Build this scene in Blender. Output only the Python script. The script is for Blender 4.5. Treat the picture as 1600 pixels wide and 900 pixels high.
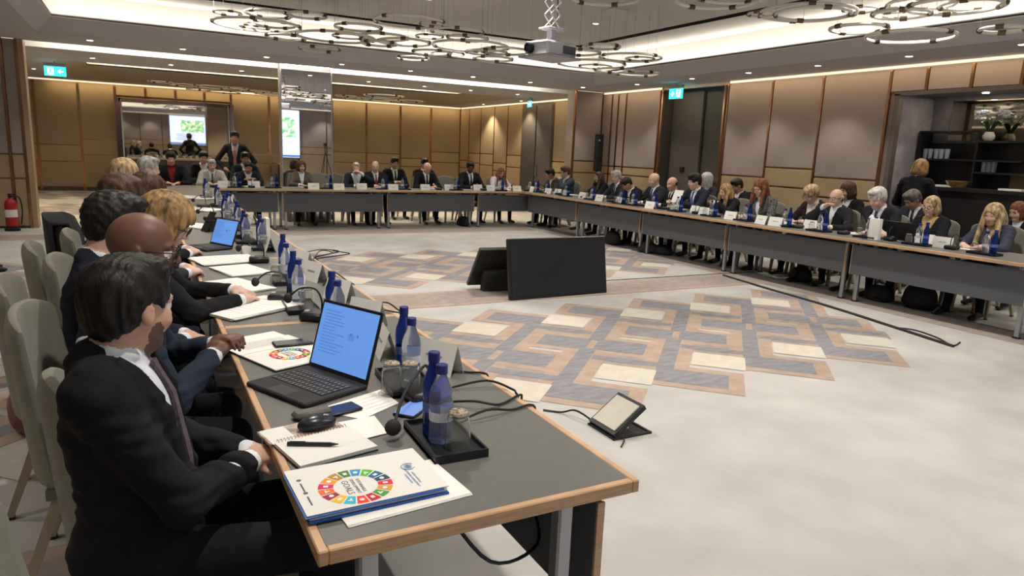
import bpy, math, random
import numpy as np
from mathutils import Vector, Matrix
PI = math.pi
random.seed(4)
for o in list(bpy.data.objects): bpy.data.objects.remove(o)
S = bpy.context.scene; C = S.collection
# ---------------------------------------------------------------- camera
F, YAW, PITCH, ROLL, CH = 1087.52, .4942, .1930, .0414, 1.5624
_f = Vector((math.sin(YAW) * math.cos(PITCH), math.cos(YAW) * math.cos(PITCH), -math.sin(PITCH)))
_r0 = Vector((math.cos(YAW), -math.sin(YAW), 0)); _u0 = _r0.cross(_f)
_r = _r0 * math.cos(ROLL) + _u0 * math.sin(ROLL); _u = -_r0 * math.sin(ROLL) + _u0 * math.cos(ROLL)
cam = bpy.data.cameras.new('camera'); cam.sensor_width = 36; cam.lens = F / 1600 * 36; cam.clip_start = .05; cam.clip_end = 100
co = bpy.data.objects.new('camera', cam); C.objects.link(co)
co.matrix_world = Matrix(((_r.x, _u.x, -_f.x, 0), (_r.y, _u.y, -_f.y, 0), (_r.z, _u.z, -_f.z, CH), (0, 0, 0, 1)))
S.camera = co
S.view_settings.view_transform = 'Standard'; S.view_settings.look = 'None'; S.view_settings.gamma = 1; S.view_settings.use_curve_mapping = False
S.view_settings.exposure = 0.62
w = bpy.data.worlds.new('world'); S.world = w; w.use_nodes = True
w.node_tree.nodes['Background'].inputs[0].default_value = (1, .95, .88, 1); w.node_tree.nodes['Background'].inputs[1].default_value = .05
def area(name, loc, size, power, rot=(0, 0, 0), col=(1, .80, .56), spread=None):
    l = bpy.data.lights.new(name, 'AREA'); l.shape = 'RECTANGLE'; l.size, l.size_y = size; l.energy = power; l.color = col
    if spread: l.spread = spread
    o = bpy.data.objects.new(name, l); C.objects.link(o); o.location = loc; o.rotation_euler = rot; return o
def spot(name, loc, power, ang=100, blend=.6, r=.05, col=(1, .92, .83)):
    l = bpy.data.lights.new(name, 'SPOT'); l.energy = power; l.spot_size = math.radians(ang); l.spot_blend = blend; l.shadow_soft_size = r; l.color = col
    o = bpy.data.objects.new(name, l); C.objects.link(o); o.location = loc; return o
# the room's own lamps: LED strips lying in the coves (facing up and inwards), wall-washer slots, recessed downlights (the row behind the camera is added)
H0 = 3.0
KC = .36
R90 = PI / 2
COVE = (-.97, 8.35, -1.0, 12.35)       # lip rectangle of the main tray: x0, x1, y0, y1
_x0, _x1, _y0, _y1 = COVE
cw = (1, .93, .82)
area('cove_strip_far', ((_x0 + _x1) / 2, _y1 + .10, 3.235), (_x1 - _x0, .10), 60 * KC, (R90 * 2, 0, 0), cw)
area('cove_strip_near', ((_x0 + _x1) / 2, _y0 - .10, 3.235), (_x1 - _x0, .10), 60 * KC, (R90 * 2, 0, 0), cw)
area('cove_strip_right', (_x1 + .10, (_y0 + _y1) / 2, 3.235), (.10, _y1 - _y0), 85 * KC, (R90 * 2, 0, 0), cw)
area('cove_strip_left', (_x0 - .10, (_y0 + _y1) / 2, 3.235), (.10, _y1 - _y0), 85 * KC, (R90 * 2, 0, 0), cw)
area('slot_strip', (3.6, 14.25, 3.10), (9.6, .10), 260 * KC, (R90 * 1.35, 0, 0), cw)
area('cove2_strip_far', (3.8, 19.85, 3.20), (9.0, .10), 110 * KC, (R90 * 2, 0, 0), (1, .85, .62))
area('cove2_strip_left', (-.98, 18.7, 3.20), (.10, 2.2), 28 * KC, (R90 * 2, 0, 0), (1, .85, .62))
area('cove2_strip_right', (8.58, 18.7, 3.20), (.10, 2.2), 28 * KC, (R90 * 2, 0, 0), (1, .85, .62))
area('washer_right', (9.50, 9.2, 2.985), (.05, 9.0), 13, (0, -.25, 0), (1, .74, .46))
area('washer_back', (4, 22.85, 2.985), (12.0, .05), 26, (.25, 0, 0), (1, .72, .38))
area('washer_right2', (9.90, 18.8, 2.985), (.05, 8.0), 10, (0, -.25, 0), (1, .72, .40))
DL_MAIN = [(-.55 + 1.31 * i, 13.14) for i in range(8)] + [(8.97, y) for y in (11.7, 10.1, 8.75, 7.4, 6.0, 4.65, 3.3, 1.9, .5)] + [(-2.1, y) for y in (11.7, 9.9, 8.1, 6.3, 4.5, 2.7, .9)] + [(x, -1.65) for x in (-.8, .8, 2.4, 4.0, 5.6, 7.2)]  # last row, unseen behind the camera, is added to brighten camera-facing sides
DL_MID = [(x, y) for x in (1.0, 3.65, 6.4) for y in (1.6, 4.2, 6.9, 9.5)]
DL_BACK = [(x, 16.1) for x in (-2.0, -.65, .7, 2.03, 3.4, 4.75, 6.1, 7.3, 8.6)] + [(-2.0, 18.2), (-2.0, 20.0), (9.75, 18.0), (9.75, 20.5)]
for x, y in DL_MAIN: spot('downlight_beam', (x, y, 2.97), 34)
for x, y in DL_MID: spot('downlight_beam', (x, y, 3.5), 130, 120)
for x, y in DL_BACK: spot('downlight_beam', (x, y, 2.97), 95, col=(1, .82, .56))
area('alcove_strip', (10.2, 5.0, 2.60), (.5, 2.6), 5, (0, 0, 0), (1, .75, .5))
# ---------------------------------------------------------------- helpers
def tag(o, label=None, cat=None, group=None, kind=None):
    if label: o['label'] = label
    if cat: o['category'] = cat
    if group: o['group'] = group
    if kind: o['kind'] = kind
    return o
def link(o, parent=None):
    C.objects.link(o)
    if parent is not None: o.parent = parent
    return o
def empty(name, loc=(0, 0, 0), rz=0.0, label=None, cat=None, group=None):
    o = bpy.data.objects.new(name, None); o.empty_display_size = .1
    o.location = loc; o.rotation_euler = (0, 0, rz)
    return tag(link(o), label, cat, group)
def copy_tree(o, parent=None, loc=None, rz=None, label=None, group=None):
    c = o.copy(); link(c)
    c.parent = parent
    if loc is not None: c.location = loc
    if rz is not None: c.rotation_euler = (0, 0, rz)
    if label: c['label'] = label
    if group: c['group'] = group
    for ch in list(o.children): copy_tree(ch, c)
    return c
MATS = {}
def mat(name, col=(.5, .5, .5), rough=.5, metal=0.0, noise=0.0, nscale=40, bump=0.0, bscale=200, emit=None, es=1.0, trans=0.0, ior=1.45, alpha=1.0, spec=.5, sheen=0.0, stretch=None, col2=None):
    if name in MATS: return MATS[name]
    m = bpy.data.materials.new(name); m.use_nodes = True; nt = m.node_tree; N = nt.nodes; L = nt.links
    b = N['Principled BSDF']
    b.inputs['Base Color'].default_value = (*col, 1); b.inputs['Roughness'].default_value = rough
    b.inputs['Metallic'].default_value = metal; b.inputs['IOR'].default_value = ior
    b.inputs['Transmission Weight'].default_value = trans; b.inputs['Specular IOR Level'].default_value = spec
    b.inputs['Sheen Weight'].default_value = sheen
    m.diffuse_color = (*col, 1)
    if alpha < 1: b.inputs['Alpha'].default_value = alpha
    if emit: b.inputs['Emission Color'].default_value = (*emit, 1); b.inputs['Emission Strength'].default_value = es
    tc = None
    if noise or bump:
        tc = N.new('ShaderNodeTexCoord'); mp = N.new('ShaderNodeMapping'); L.new(tc.outputs['Object'], mp.inputs['Vector'])
        if stretch: mp.inputs['Scale'].default_value = stretch
    if noise:
        n = N.new('ShaderNodeTexNoise'); n.inputs['Scale'].default_value = nscale; n.inputs['Detail'].default_value = 4
        L.new(mp.outputs['Vector'], n.inputs['Vector'])
        mx = N.new('ShaderNodeMix'); mx.data_type = 'RGBA'
        a = tuple(min(1, c * (1 - noise)) for c in col); c2 = col2 or tuple(min(1, c * (1 + noise)) for c in col)
        mx.inputs[6].default_value = (*a, 1); mx.inputs[7].default_value = (*c2, 1)
        rp = N.new('ShaderNodeMapRange'); rp.inputs[1].default_value = .3; rp.inputs[2].default_value = .7
        L.new(n.outputs['Fac'], rp.inputs[0]); L.new(rp.outputs[0], mx.inputs[0]); L.new(mx.outputs[2], b.inputs['Base Color'])
    if bump:
        n2 = N.new('ShaderNodeTexNoise'); n2.inputs['Scale'].default_value = bscale; n2.inputs['Detail'].default_value = 3
        L.new(mp.outputs['Vector'], n2.inputs['Vector'])
        bp = N.new('ShaderNodeBump'); bp.inputs['Strength'].default_value = bump; bp.inputs['Distance'].default_value = .01
        L.new(n2.outputs['Fac'], bp.inputs['Height']); L.new(bp.outputs['Normal'], b.inputs['Normal'])
    MATS[name] = m
    return m
class MB:
    def __init__(s): s.v = []; s.f = []; s.m = []
    def add(s, vs, fs, mi=0, M=None):
        n = len(s.v)
        for p in vs:
            p = Vector(p)
            if M is not None: p = M @ p
            s.v.append(tuple(p))
        for f in fs: s.f.append(tuple(n + i for i in f)); s.m.append(mi)
        return s
    def box(s, c, d, mi=0, M=None, b=0.0):
        x, y, z = (q / 2 for q in d); X, Y, Z = c
        if b <= 0:
            vs = [(X + i * x, Y + j * y, Z + k * z) for i in (-1, 1) for j in (-1, 1) for k in (-1, 1)]
            return s.add(vs, [(0, 1, 3, 2), (4, 6, 7, 5), (0, 4, 5, 1), (2, 3, 7, 6), (0, 2, 6, 4), (1, 5, 7, 3)], mi, M)
        b = min(b, x * .95, y * .95, z * .95)
        vs = []; idx = {}
        for i in (-1, 1):
            for j in (-1, 1):
                for k in (-1, 1):
                    for a in range(3):
                        e = [x - b, y - b, z - b]; e[a] += b
                        idx[(i, j, k, a)] = len(vs); vs.append((X + i * e[0], Y + j * e[1], Z + k * e[2]))
        fs = []
        def orient(q, nrm):
            p = [Vector(vs[t]) for t in q]; n = (p[1] - p[0]).cross(p[2] - p[0])
            return tuple(q) if n.dot(Vector(nrm)) > 0 else tuple(reversed(q))
        for a in range(3):
            o = [t for t in range(3) if t != a]
            for sg in (-1, 1):
                q = []
                for u, w in ((-1, -1), (1, -1), (1, 1), (-1, 1)):
                    t = [0, 0, 0]; t[a] = sg; t[o[0]] = u; t[o[1]] = w; q.append(idx[(*t, a)])
                nr = [0, 0, 0]; nr[a] = sg; fs.append(orient(q, nr))
            for u in (-1, 1):
                for w in (-1, 1):
                    t1 = [0, 0, 0]; t1[o[0]] = u; t1[o[1]] = w
                    lo = list(t1); hi = list(t1); lo[a] = -1; hi[a] = 1
                    fs.append(orient([idx[(*lo, o[0])], idx[(*hi, o[0])], idx[(*hi, o[1])], idx[(*lo, o[1])]], t1))
        for i in (-1, 1):
            for j in (-1, 1):
                for k in (-1, 1): fs.append(orient([idx[(i, j, k, a)] for a in range(3)], (i, j, k)))
        return s.add(vs, fs, mi, M)
    def lathe(s, prof, n=16, mi=0, M=None, cap=True):
        vs = []; fs = []
        for r, z in prof:
            for i in range(n):
                t = 2 * PI * i / n; vs.append((r * math.cos(t), r * math.sin(t), z))
        for j in range(len(prof) - 1):
            for i in range(n):
                a = j * n + i; b = j * n + (i + 1) % n; fs.append((a, b, b + n, a + n))
        if cap:
            fs.append(tuple(range(n))[::-1]); fs.append(tuple(range((len(prof) - 1) * n, len(prof) * n)))
        return s.add(vs, fs, mi, M)
    def tube(s, pts, r, n=8, mi=0, M=None, closed=False, r2=None):
        P = [Vector(p) for p in pts]; m = len(P); vs = []; fs = []
        up = Vector((0, 0, 1))
        for i in range(m):
            a = P[(i - 1) % m] if (closed or i > 0) else P[i]; b = P[(i + 1) % m] if (closed or i < m - 1) else P[i]
            d = (b - a).normalized()
            if i == 0 or abs(d.dot(up)) > .98: up = Vector((0, 0, 1)) if abs(d.z) < .9 else Vector((1, 0, 0))
            e1 = d.cross(up).normalized(); e2 = e1.cross(d).normalized(); up = e2
            rr = r if r2 is None else r + (r2 - r) * i / (m - 1)
            for k in range(n):
                t = 2 * PI * k / n; vs.append(P[i] + e1 * (rr * math.cos(t)) + e2 * (rr * math.sin(t)))
        for i in range(m if closed else m - 1):
            for k in range(n):
                a = i * n + k; b = i * n + (k + 1) % n; c = ((i + 1) % m) * n; fs.append((a, c + k, c + (k + 1) % n, b))
        if not closed: fs.append(tuple(range(n))); fs.append(tuple(range((m - 1) * n, m * n))[::-1])
        return s.add(vs, fs, mi, M)
    def prism(s, poly, z0, z1, mi=0, M=None):
        n = len(poly); vs = [(x, y, z0) for x, y in poly] + [(x, y, z1) for x, y in poly]
        ar = sum(poly[i][0] * poly[(i + 1) % n][1] - poly[(i + 1) % n][0] * poly[i][1] for i in range(n))
        fs = [tuple(range(n))[::-1], tuple(range(n, 2 * n))] + [(i, (i + 1) % n, n + (i + 1) % n, n + i) for i in range(n)]
        if ar < 0: fs = [f[::-1] for f in fs]
        return s.add(vs, fs, mi, M)
    def sphere(s, c, r, n=12, m=8, mi=0, M=None):
        r = (r, r, r) if not hasattr(r, '__len__') else r
        vs = [(c[0], c[1], c[2] - r[2])]; fs = []
        for j in range(1, m):
            p = PI * j / m
            for i in range(n):
                t = 2 * PI * i / n; vs.append((c[0] + r[0] * math.sin(p) * math.cos(t), c[1] + r[1] * math.sin(p) * math.sin(t), c[2] - r[2] * math.cos(p)))
        vs.append((c[0], c[1], c[2] + r[2])); e = len(vs) - 1
        for i in range(n):
            fs.append((0, 1 + (i + 1) % n, 1 + i)); fs.append((e, e - n + i, e - n + (i + 1) % n))
            for j in range(m - 2):
                a = 1 + j * n + i; b = 1 + j * n + (i + 1) % n; fs.append((a, b, b + n, a + n))
        return s.add(vs, fs, mi, M)
    def build(s, name, mats, parent=None, smooth=False, loc=None, rot=None):
        me = bpy.data.meshes.new(name); me.from_pydata(s.v, [], s.f)
        mats = mats if isinstance(mats, (list, tuple)) else [mats]
        for q in mats: me.materials.append(q)
        me.polygons.foreach_set('material_index', s.m)
        if smooth:
            me.polygons.foreach_set('use_smooth', [True] * len(s.f))
            try: me.set_sharp_from_angle(angle=math.radians(38))
            except Exception: pass
        me.update()
        o = bpy.data.objects.new(name, me); link(o, parent)
        if loc is not None: o.location = loc
        if rot is not None: o.rotation_euler = rot
        return o
def Bx(name, c, d, m, parent=None, b=0.0): return MB().box(c, d, b=b).build(name, m, parent)
def spl(pts, k=6):
    P = [Vector(p) for p in pts]; out = []
    for i in range(len(P) - 1):
        a = P[max(i - 1, 0)]; b = P[i]; c = P[i + 1]; d = P[min(i + 2, len(P) - 1)]
        for j in range(k):
            t = j / k; out.append(.5 * ((2 * b) + (c - a) * t + (2 * a - 5 * b + 4 * c - d) * t * t + (3 * b - a - 3 * c + d) * t ** 3))
    out.append(P[-1]); return out
def RZ(a): return Matrix.Rotation(a, 4, 'Z')
def T(x, y, z=0): return Matrix.Translation((x, y, z))
_font = {}
def text_mesh(body, size, name, m, parent, M, align='CENTER', depth=.0004):
    cu = bpy.data.curves.new(name, 'FONT'); cu.body = body; cu.size = size; cu.extrude = depth; cu.align_x = align; cu.align_y = 'CENTER'; cu.resolution_u = 2
    to = bpy.data.objects.new(name, cu); C.objects.link(to)
    dg = bpy.context.evaluated_depsgraph_get(); me = bpy.data.meshes.new_from_object(to.evaluated_get(dg)); 
    bpy.data.objects.remove(to); me.materials.clear(); me.materials.append(m); me.name = name
    o = bpy.data.objects.new(name, me); link(o, parent); o.matrix_local = M; return o
# ---------------------------------------------------------------- people: smooth bodies grown from distance fields
f32 = np.float32
class Prim:
    __slots__ = ('t', 'a', 'b', 'ra', 'rb', 'R', 'k', 'm', 'sub')
def cap(a, b, ra, rb=None, k=.02, m=0, sub=False):
    p = Prim(); p.t = 'c'; p.a = np.array(a, f32); p.b = np.array(b, f32); p.ra = ra; p.rb = ra if rb is None else rb; p.k = k; p.m = m; p.sub = sub; p.R = None; return p
def ell(c, r, R=None, k=.02, m=0, sub=False):
    p = Prim(); p.t = 'e'; p.a = np.array(c, f32); p.b = np.array(r, f32); p.R = None if R is None else np.array(R, f32); p.k = k; p.m = m; p.sub = sub; return p
def pdist(p, X):
    if p.t == 'c':
        d = p.b - p.a; q = X - p.a; L = float(d @ d) + 1e-12
        h = np.clip(q @ d / L, 0, 1)
        q = q - h[:, None] * d
        return np.sqrt(np.einsum('ij,ij->i', q, q)) - (p.ra + (p.rb - p.ra) * h)
    q = X - p.a
    if p.R is not None: q = q @ p.R          # to local axes (columns of R are the local axes)
    u = q / p.b; v = u / p.b
    k0 = np.sqrt(np.einsum('ij,ij->i', u, u)); k1 = np.sqrt(np.einsum('ij,ij->i', v, v)) + 1e-6
    return k0 * (k0 - 1) / k1
def field(prims, X, post=None):
    D = np.full(len(X), 1.0, f32)
    for p in prims:
        d = pdist(p, X)
        if p.sub:
            h = np.clip(.5 - .5 * (D + d) / p.k, 0, 1); D = D * (1 - h) - d * h + p.k * h * (1 - h)
        else:
            h = np.clip(.5 + .5 * (d - D) / p.k, 0, 1); D = d * (1 - h) + D * h - p.k * h * (1 - h)
    if post: D = post(D, X)
    return D
OFF8 = np.array([(i, j, k) for i in (0, 1) for j in (0, 1) for k in (0, 1)], np.int64)
EDG = [(0, 4), (1, 5), (2, 6), (3, 7), (0, 2), (1, 3), (4, 6), (5, 7), (0, 1), (2, 3), (4, 5), (6, 7)]
def polygonize(prims, res, post=None, pad=.03):
    lo = np.full(3, 9.); hi = -lo
    for p in prims:
        if p.sub: continue
        if p.t == 'c':
            r = max(p.ra, p.rb); lo = np.minimum(lo, np.minimum(p.a, p.b) - r); hi = np.maximum(hi, np.maximum(p.a, p.b) + r)
        else:
            r = float(p.b.max()); lo = np.minimum(lo, p.a - r); hi = np.maximum(hi, p.a + r)
    lo -= pad; hi += pad
    B = 4; cs = res * B; n = np.ceil((hi - lo) / cs).astype(int)
    g = np.stack(np.meshgrid(*[np.arange(q) for q in n], indexing='ij'), -1).reshape(-1, 3)
    ctr = (lo + (g + .5) * cs).astype(f32)
    d = field(prims, ctr, post)
    g = g[np.abs(d) < cs * 1.25]
    o = np.stack(np.meshgrid(*[np.arange(B + 1)] * 3, indexing='ij'), -1).reshape(-1, 3)
    corners = (g[:, None, :] * B + o[None]).astype(np.int64)          # nb,125,3
    N1 = n * B + 2
    key = (corners[..., 0] * N1[1] + corners[..., 1]) * N1[2] + corners[..., 2]
    uk, inv = np.unique(key.reshape(-1), return_inverse=True)
    kz = uk % N1[2]; ky = (uk // N1[2]) % N1[1]; kx = uk // (N1[2] * N1[1])
    P = (lo + np.stack([kx, ky, kz], -1) * res).astype(f32)
    D = field(prims, P, post)
    V = D[inv.reshape(-1)].reshape(len(g), B + 1, B + 1, B + 1)
    c8 = np.stack([V[:, i:B + i, j:B + j, k:B + k] for i in (0, 1) for j in (0, 1) for k in (0, 1)], -1).reshape(-1, 8)
    oc = np.stack(np.meshgrid(*[np.arange(B)] * 3, indexing='ij'), -1).reshape(-1, 3)
    cell = (g[:, None, :] * B + oc[None]).reshape(-1, 3)
    neg = c8 < 0; act = neg.any(1) & ~neg.all(1)
    c8 = c8[act]; cell = cell[act]; neg = neg[act]
    s = np.zeros((len(c8), 3)); w = np.zeros(len(c8))
    for a, b in EDG:
        x = neg[:, a] != neg[:, b]; t = np.where(x, c8[:, a] / np.where(x, c8[:, a] - c8[:, b], 1), 0)
        pt = OFF8[a] + t[:, None] * (OFF8[b] - OFF8[a]); s += pt * x[:, None]; w += x
    vert = lo + (cell + s / w[:, None]) * res
    ck = (cell[:, 0] * N1[1] + cell[:, 1]) * N1[2] + cell[:, 2]
    od = np.argsort(ck); ck = ck[od]; vert = vert[od]; cell = cell[od]; neg = neg[od]
    st = (N1[1] * N1[2], N1[2], 1); faces = []
    for ax, (c1, A, Bx_) in enumerate(((4, 1, 2), (2, 2, 0), (1, 0, 1))):
        m = neg[:, 0] != neg[:, c1]; idx = np.nonzero(m)[0]; k0 = ck[idx]
        q = [idx]
        ok = np.ones(len(idx), bool)
        for dk in (-st[A], -st[A] - st[Bx_], -st[Bx_]):
            j = np.searchsorted(ck, k0 + dk); j = np.minimum(j, len(ck) - 1); ok &= ck[j] == k0 + dk; q.append(j)
        q = np.stack(q, -1)[ok]; fl = neg[idx, 0][ok]
        q[fl] = q[fl][:, ::-1]
        faces.append(q[:, ::-1])
    return vert, np.concatenate(faces)
def sdf_obj(name, prims, res, mats, parent, post=None, paint=None, keep=None):
    v, q = polygonize(prims, res, post)
    fc = v[q].mean(1).astype(f32)
    sol = [p for p in prims if not p.sub]
    ms = np.array([p.m for p in sol])
    if len(set(ms.tolist())) > 1:
        dd = np.stack([pdist(p, fc) for p in sol], 0); mi = ms[dd.argmin(0)]
    else: mi = np.full(len(q), ms[0])
    if paint:
        for p in paint: mi = np.where(pdist(p, fc) < 0, p.m, mi)
    me = bpy.data.meshes.new(name)
    nv, nf = len(v), len(q)
    me.vertices.add(nv); me.vertices.foreach_set('co', v.astype(f32).ravel())
    me.loops.add(nf * 4); me.loops.foreach_set('vertex_index', q.astype(np.int32).ravel())
    me.polygons.add(nf); me.polygons.foreach_set('loop_start', (np.arange(nf) * 4).astype(np.int32))
    me.polygons.foreach_set('loop_total', np.full(nf, 4, np.int32))
    for m in mats: me.materials.append(m)
    me.polygons.foreach_set('material_index', mi.astype(np.int32)); me.polygons.foreach_set('use_smooth', np.ones(nf, bool))
    me.update(calc_edges=True); me.validate()
    o = bpy.data.objects.new(name, me); link(o, parent)
    return o
def rotm(ax, a):
    c, s = math.cos(a), math.sin(a)
    return np.array({'x': [[1, 0, 0], [0, c, -s], [0, s, c]], 'y': [[c, 0, s], [0, 1, 0], [-s, 0, c]], 'z': [[c, -s, 0], [s, c, 0], [0, 0, 1]]}[ax])
def ik(S, W, l1, l2, pole):
    d = W - S; L = np.linalg.norm(d); mx = (l1 + l2) * .995
    if L > mx: W = S + d / L * mx; d = W - S; L = mx
    a = (l1 * l1 - l2 * l2 + L * L) / (2 * L); h = math.sqrt(max(l1 * l1 - a * a, 0)); n = d / L
    pl = pole - n * (pole @ n); pl = pl / (np.linalg.norm(pl) + 1e-9)
    return S + n * a + pl * h, W
def hand(Wp, dirn, palm_n, side, r0, mat_i, curl, k=.006, sc=1.0):
    """palm, four fingers of different length and a thumb; dirn = towards fingertips, palm_n = out of the back of the hand"""
    d = dirn / np.linalg.norm(dirn); n = palm_n - d * (palm_n @ d); n = n / np.linalg.norm(n); s = np.cross(n, d) * side   # s points to the thumb side
    out = [cap(Wp, Wp + d * .035, .026 * sc, .03 * sc, .015, mat_i)]
    R = np.stack([d, s, n], 1)
    out.append(ell(Wp + d * .052, (.05 * sc, .043 * sc, .017 * sc), R, .012, mat_i))
    for i, (off, ln) in enumerate(((.030, .070), (.010, .079), (-.010, .073), (-.029, .056))):
        b0 = Wp + d * .088 + s * off * sc; c1 = curl[i % len(curl)]
        dd = d * math.cos(c1 * .5) - n * math.sin(c1 * .5); p1 = b0 + dd * ln * .5
        d2 = d * math.cos(c1 * 1.35) - n * math.sin(c1 * 1.35); p2 = p1 + d2 * ln * .5
        out += [cap(b0, p1, max(.0092, r0), max(.0085, r0), k, mat_i), cap(p1, p2, max(.0085, r0), max(.007, r0), k * .6, mat_i)]
    t0 = Wp + d * .03 + s * .032 * sc; t1 = t0 + d * .032 + s * .022 - n * .008; t2 = t1 + d * .03 + s * .004 - n * .010
    out += [cap(t0, t1, .014, .011, .01, mat_i), cap(t1, t2, max(.0105, r0), max(.0085, r0), .005, mat_i)]
    return out
def person(root, s):
    g = s.get; hs = g('h', 1.0); res = g('res', .014); near = res < .009
    female = g('f', False); bw = (.92 if female else 1.0) * g('w', 1.0)
    lean = g('lean', .12); tw = g('twist', 0.0); roll = g('roll', 0.0)
    stand = g('stand', False)
    P0 = np.array([g('px', -.09), 0, .56 if not stand else .93])
    Rt = rotm('z', tw) @ rotm('y', lean) @ rotm('x', roll)
    A = lambda x, y, z: P0 + Rt @ (np.array([x, y * bw, z]) * hs)
    MSK, MSH, MTR, MSO, MLP, MEY, MBR, MCO = range(8)
    skin = mat('skin_' + str(g('skin', 0)), SKINS[g('skin', 0)], .5, noise=.10, nscale=30, bump=.04, bscale=150)
    clothm = lambda c, nm, pat=None: mat(nm + '_%02x%02x%02x' % tuple(int(255 * q) for q in c), c, .9, noise=.16 if not pat else .8, nscale=20 if not pat else 55, bump=.10, bscale=260, sheen=.0, col2=pat, spec=.2)
    shirt = clothm(g('shirt', (.72, .74, .80)), 'shirt', g('shirtpat')); trou = clothm(g('trousers', (.012, .013, .018)), 'trousers')
    # ---- head frame
    nb = A(0.0, 0, .485)
    hy, hp, hr = g('yaw', 0.0), g('pitch', .15), g('hroll', 0.0)
    Rh = rotm('z', hy) @ rotm('y', hp) @ rotm('x', hr)
    nk = g('nk', .110)
    hc = nb + Rt @ np.array([.02, 0, .03]) * hs + Rh @ np.array([.012, 0, nk])
    if 'head' in s: hc = np.array(s['head'], float)
    hz = hs * g('hsz', 1.0)
    H = lambda x, y, z: hc + Rh @ (np.array([x, y, z]) * hz)
    fw = .95 if female else 1.0
    head = [ell(H(-.010, 0, .030), (.096 * hz, .076 * hz, .088 * hz), Rh, .02, MSK),
            ell(H(.020, 0, -.038), (.068 * hz, .059 * fw * hz, .082 * hz), Rh, .03, MSK),
            ell(H(.064, 0, -.092), (.022, .026 * fw, .018), Rh, .025, MSK),
            cap(H(.078, -.036, .022), H(.078, .036, .022), .012, .012, .014, MSK),
            ell(H(.064, .036, -.030), (.022, .022, .022), Rh, .02, MSK), ell(H(.064, -.036, -.030), (.022, .022, .022), Rh, .02, MSK),
            ell(H(.096, .031, .003), (.014, .018, .011), Rh, .010, MSK, True), ell(H(.096, -.031, .003), (.014, .018, .011), Rh, .010, MSK, True),
            cap(H(.084, 0, .012), H(.104, 0, -.024), .008, .0125, .008, MSK),
            ell(H(.098, .010, -.030), (.009, .008, .007), Rh, .006, MSK), ell(H(.098, -.010, -.030), (.009, .008, .007), Rh, .006, MSK),
            ell(H(.082, 0, -.058), (.014, .024, .011), Rh, .008, MSK),
            cap(H(-.028, 0, -.05), nb + Rt @ np.array([-.012, 0, -.02]), .054 * bw * (0.9 if female else 1), .062 * bw, .02, MSK)]
    for sd in (1, -1):
        Re = Rh @ rotm('z', sd * .35) @ rotm('y', -.15)
        head += [ell(H(-.006, sd * .077, -.006), (.018 * hz, .007, .031 * hz), Re, .004, MSK)]
        if near: head += [ell(H(.0, sd * .087, -.002), (.009, .005, .017), Re, .004, MSK, True), ell(H(.077, sd * .031, .003), (.0135, .0135, .0135), None, .003, MEY)]
    paint = [ell(H(.095, 0, -.058), (.014, .021, .0065), Rh, m=MLP)]
    for sd in (1, -1):
        paint += [ell(H(.093, sd * .032, .024), (.016, .019, .0055 if not near else .004), Rh, m=MBR), ell(H(.092, sd * .031, .003), (.007, .006, .006) if near else (.012, .012, .0055), Rh, m=MCO if near else MBR)]
    if g('beard') and res < .012: paint = [ell(H(.060, 0, -.092), (.052, .085, .040), Rh, m=8), ell(H(.035, 0, -.06), (.026, .09, .04), Rh, m=8)] + paint
    if g('beard') and res < .012: paint[2] = ell(H(.1, 0, -.058), (.012, .018, .005), Rh, m=MLP)
    # ---- trunk
    tor = [ell(A(0, 0, .02), (.125 * hs, .165 * bw, .12), Rt, .03, MTR), ell(A(.012, 0, .16), (.118 * g('belly', 1) * hs, .148 * bw, .16), Rt, .05, MSH),
           ell(A(.0, 0, .32), (.112 * hs, .162 * bw, .17), Rt, .05, MSH), cap(A(-.01, -.13, .435), A(-.01, .13, .435), .058, .058, .05, MSH)]
    if female: tor += [ell(A(.085, sd * .07, .30), (.05, .055, .055), Rt, .04, MSH) for sd in (1, -1)]
    legs = []
    if not stand:
        for i, sd in enumerate((1, -1)):
            sp = g('spread', .12); kx = g('knee', .47) - .09 + P0[0] + .0
            Hp = A(.02, sd * .085, -.01); K = np.array([kx * 1.0, sd * (sp + .02), .53]); an = np.array([kx + g('foot', .02) + (.06 if i else -.03), sd * (sp + .03), .09])
            legs += [cap(Hp, K, .088 * bw, .062, .04, MTR), cap(K, an, .060, .040, .02, MTR),
                     cap(an + (-.02, 0, -.035), an + (.13, sd * .015, -.052), .036, .030, .02, MSO), ell(an + (.15, sd * .018, -.056), (.055, .038, .027), None, .02, MSO)]
    else:
        st = g('step', .1)
        for i, sd in enumerate((1, -1)):
            Hp = A(.0, sd * .085, -.02); dx = st * (1 if i else -1)
            K = np.array([P0[0] + dx * .6 + .03, sd * .1, .50]); an = np.array([P0[0] + dx, sd * .1, .09])
            legs += [cap(Hp, K, .088, .06, .04, MTR), cap(K, an, .058, .040, .02, MTR), cap(an + (-.02, 0, -.035), an + (.13, sd * .015, -.052), .036, .030, .02, MSO), ell(an + (.15, sd * .018, -.056), (.055, .038, .027), None, .02, MSO)]
    # ---- arms
    arms = []; sleeves = []; hands = []
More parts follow.
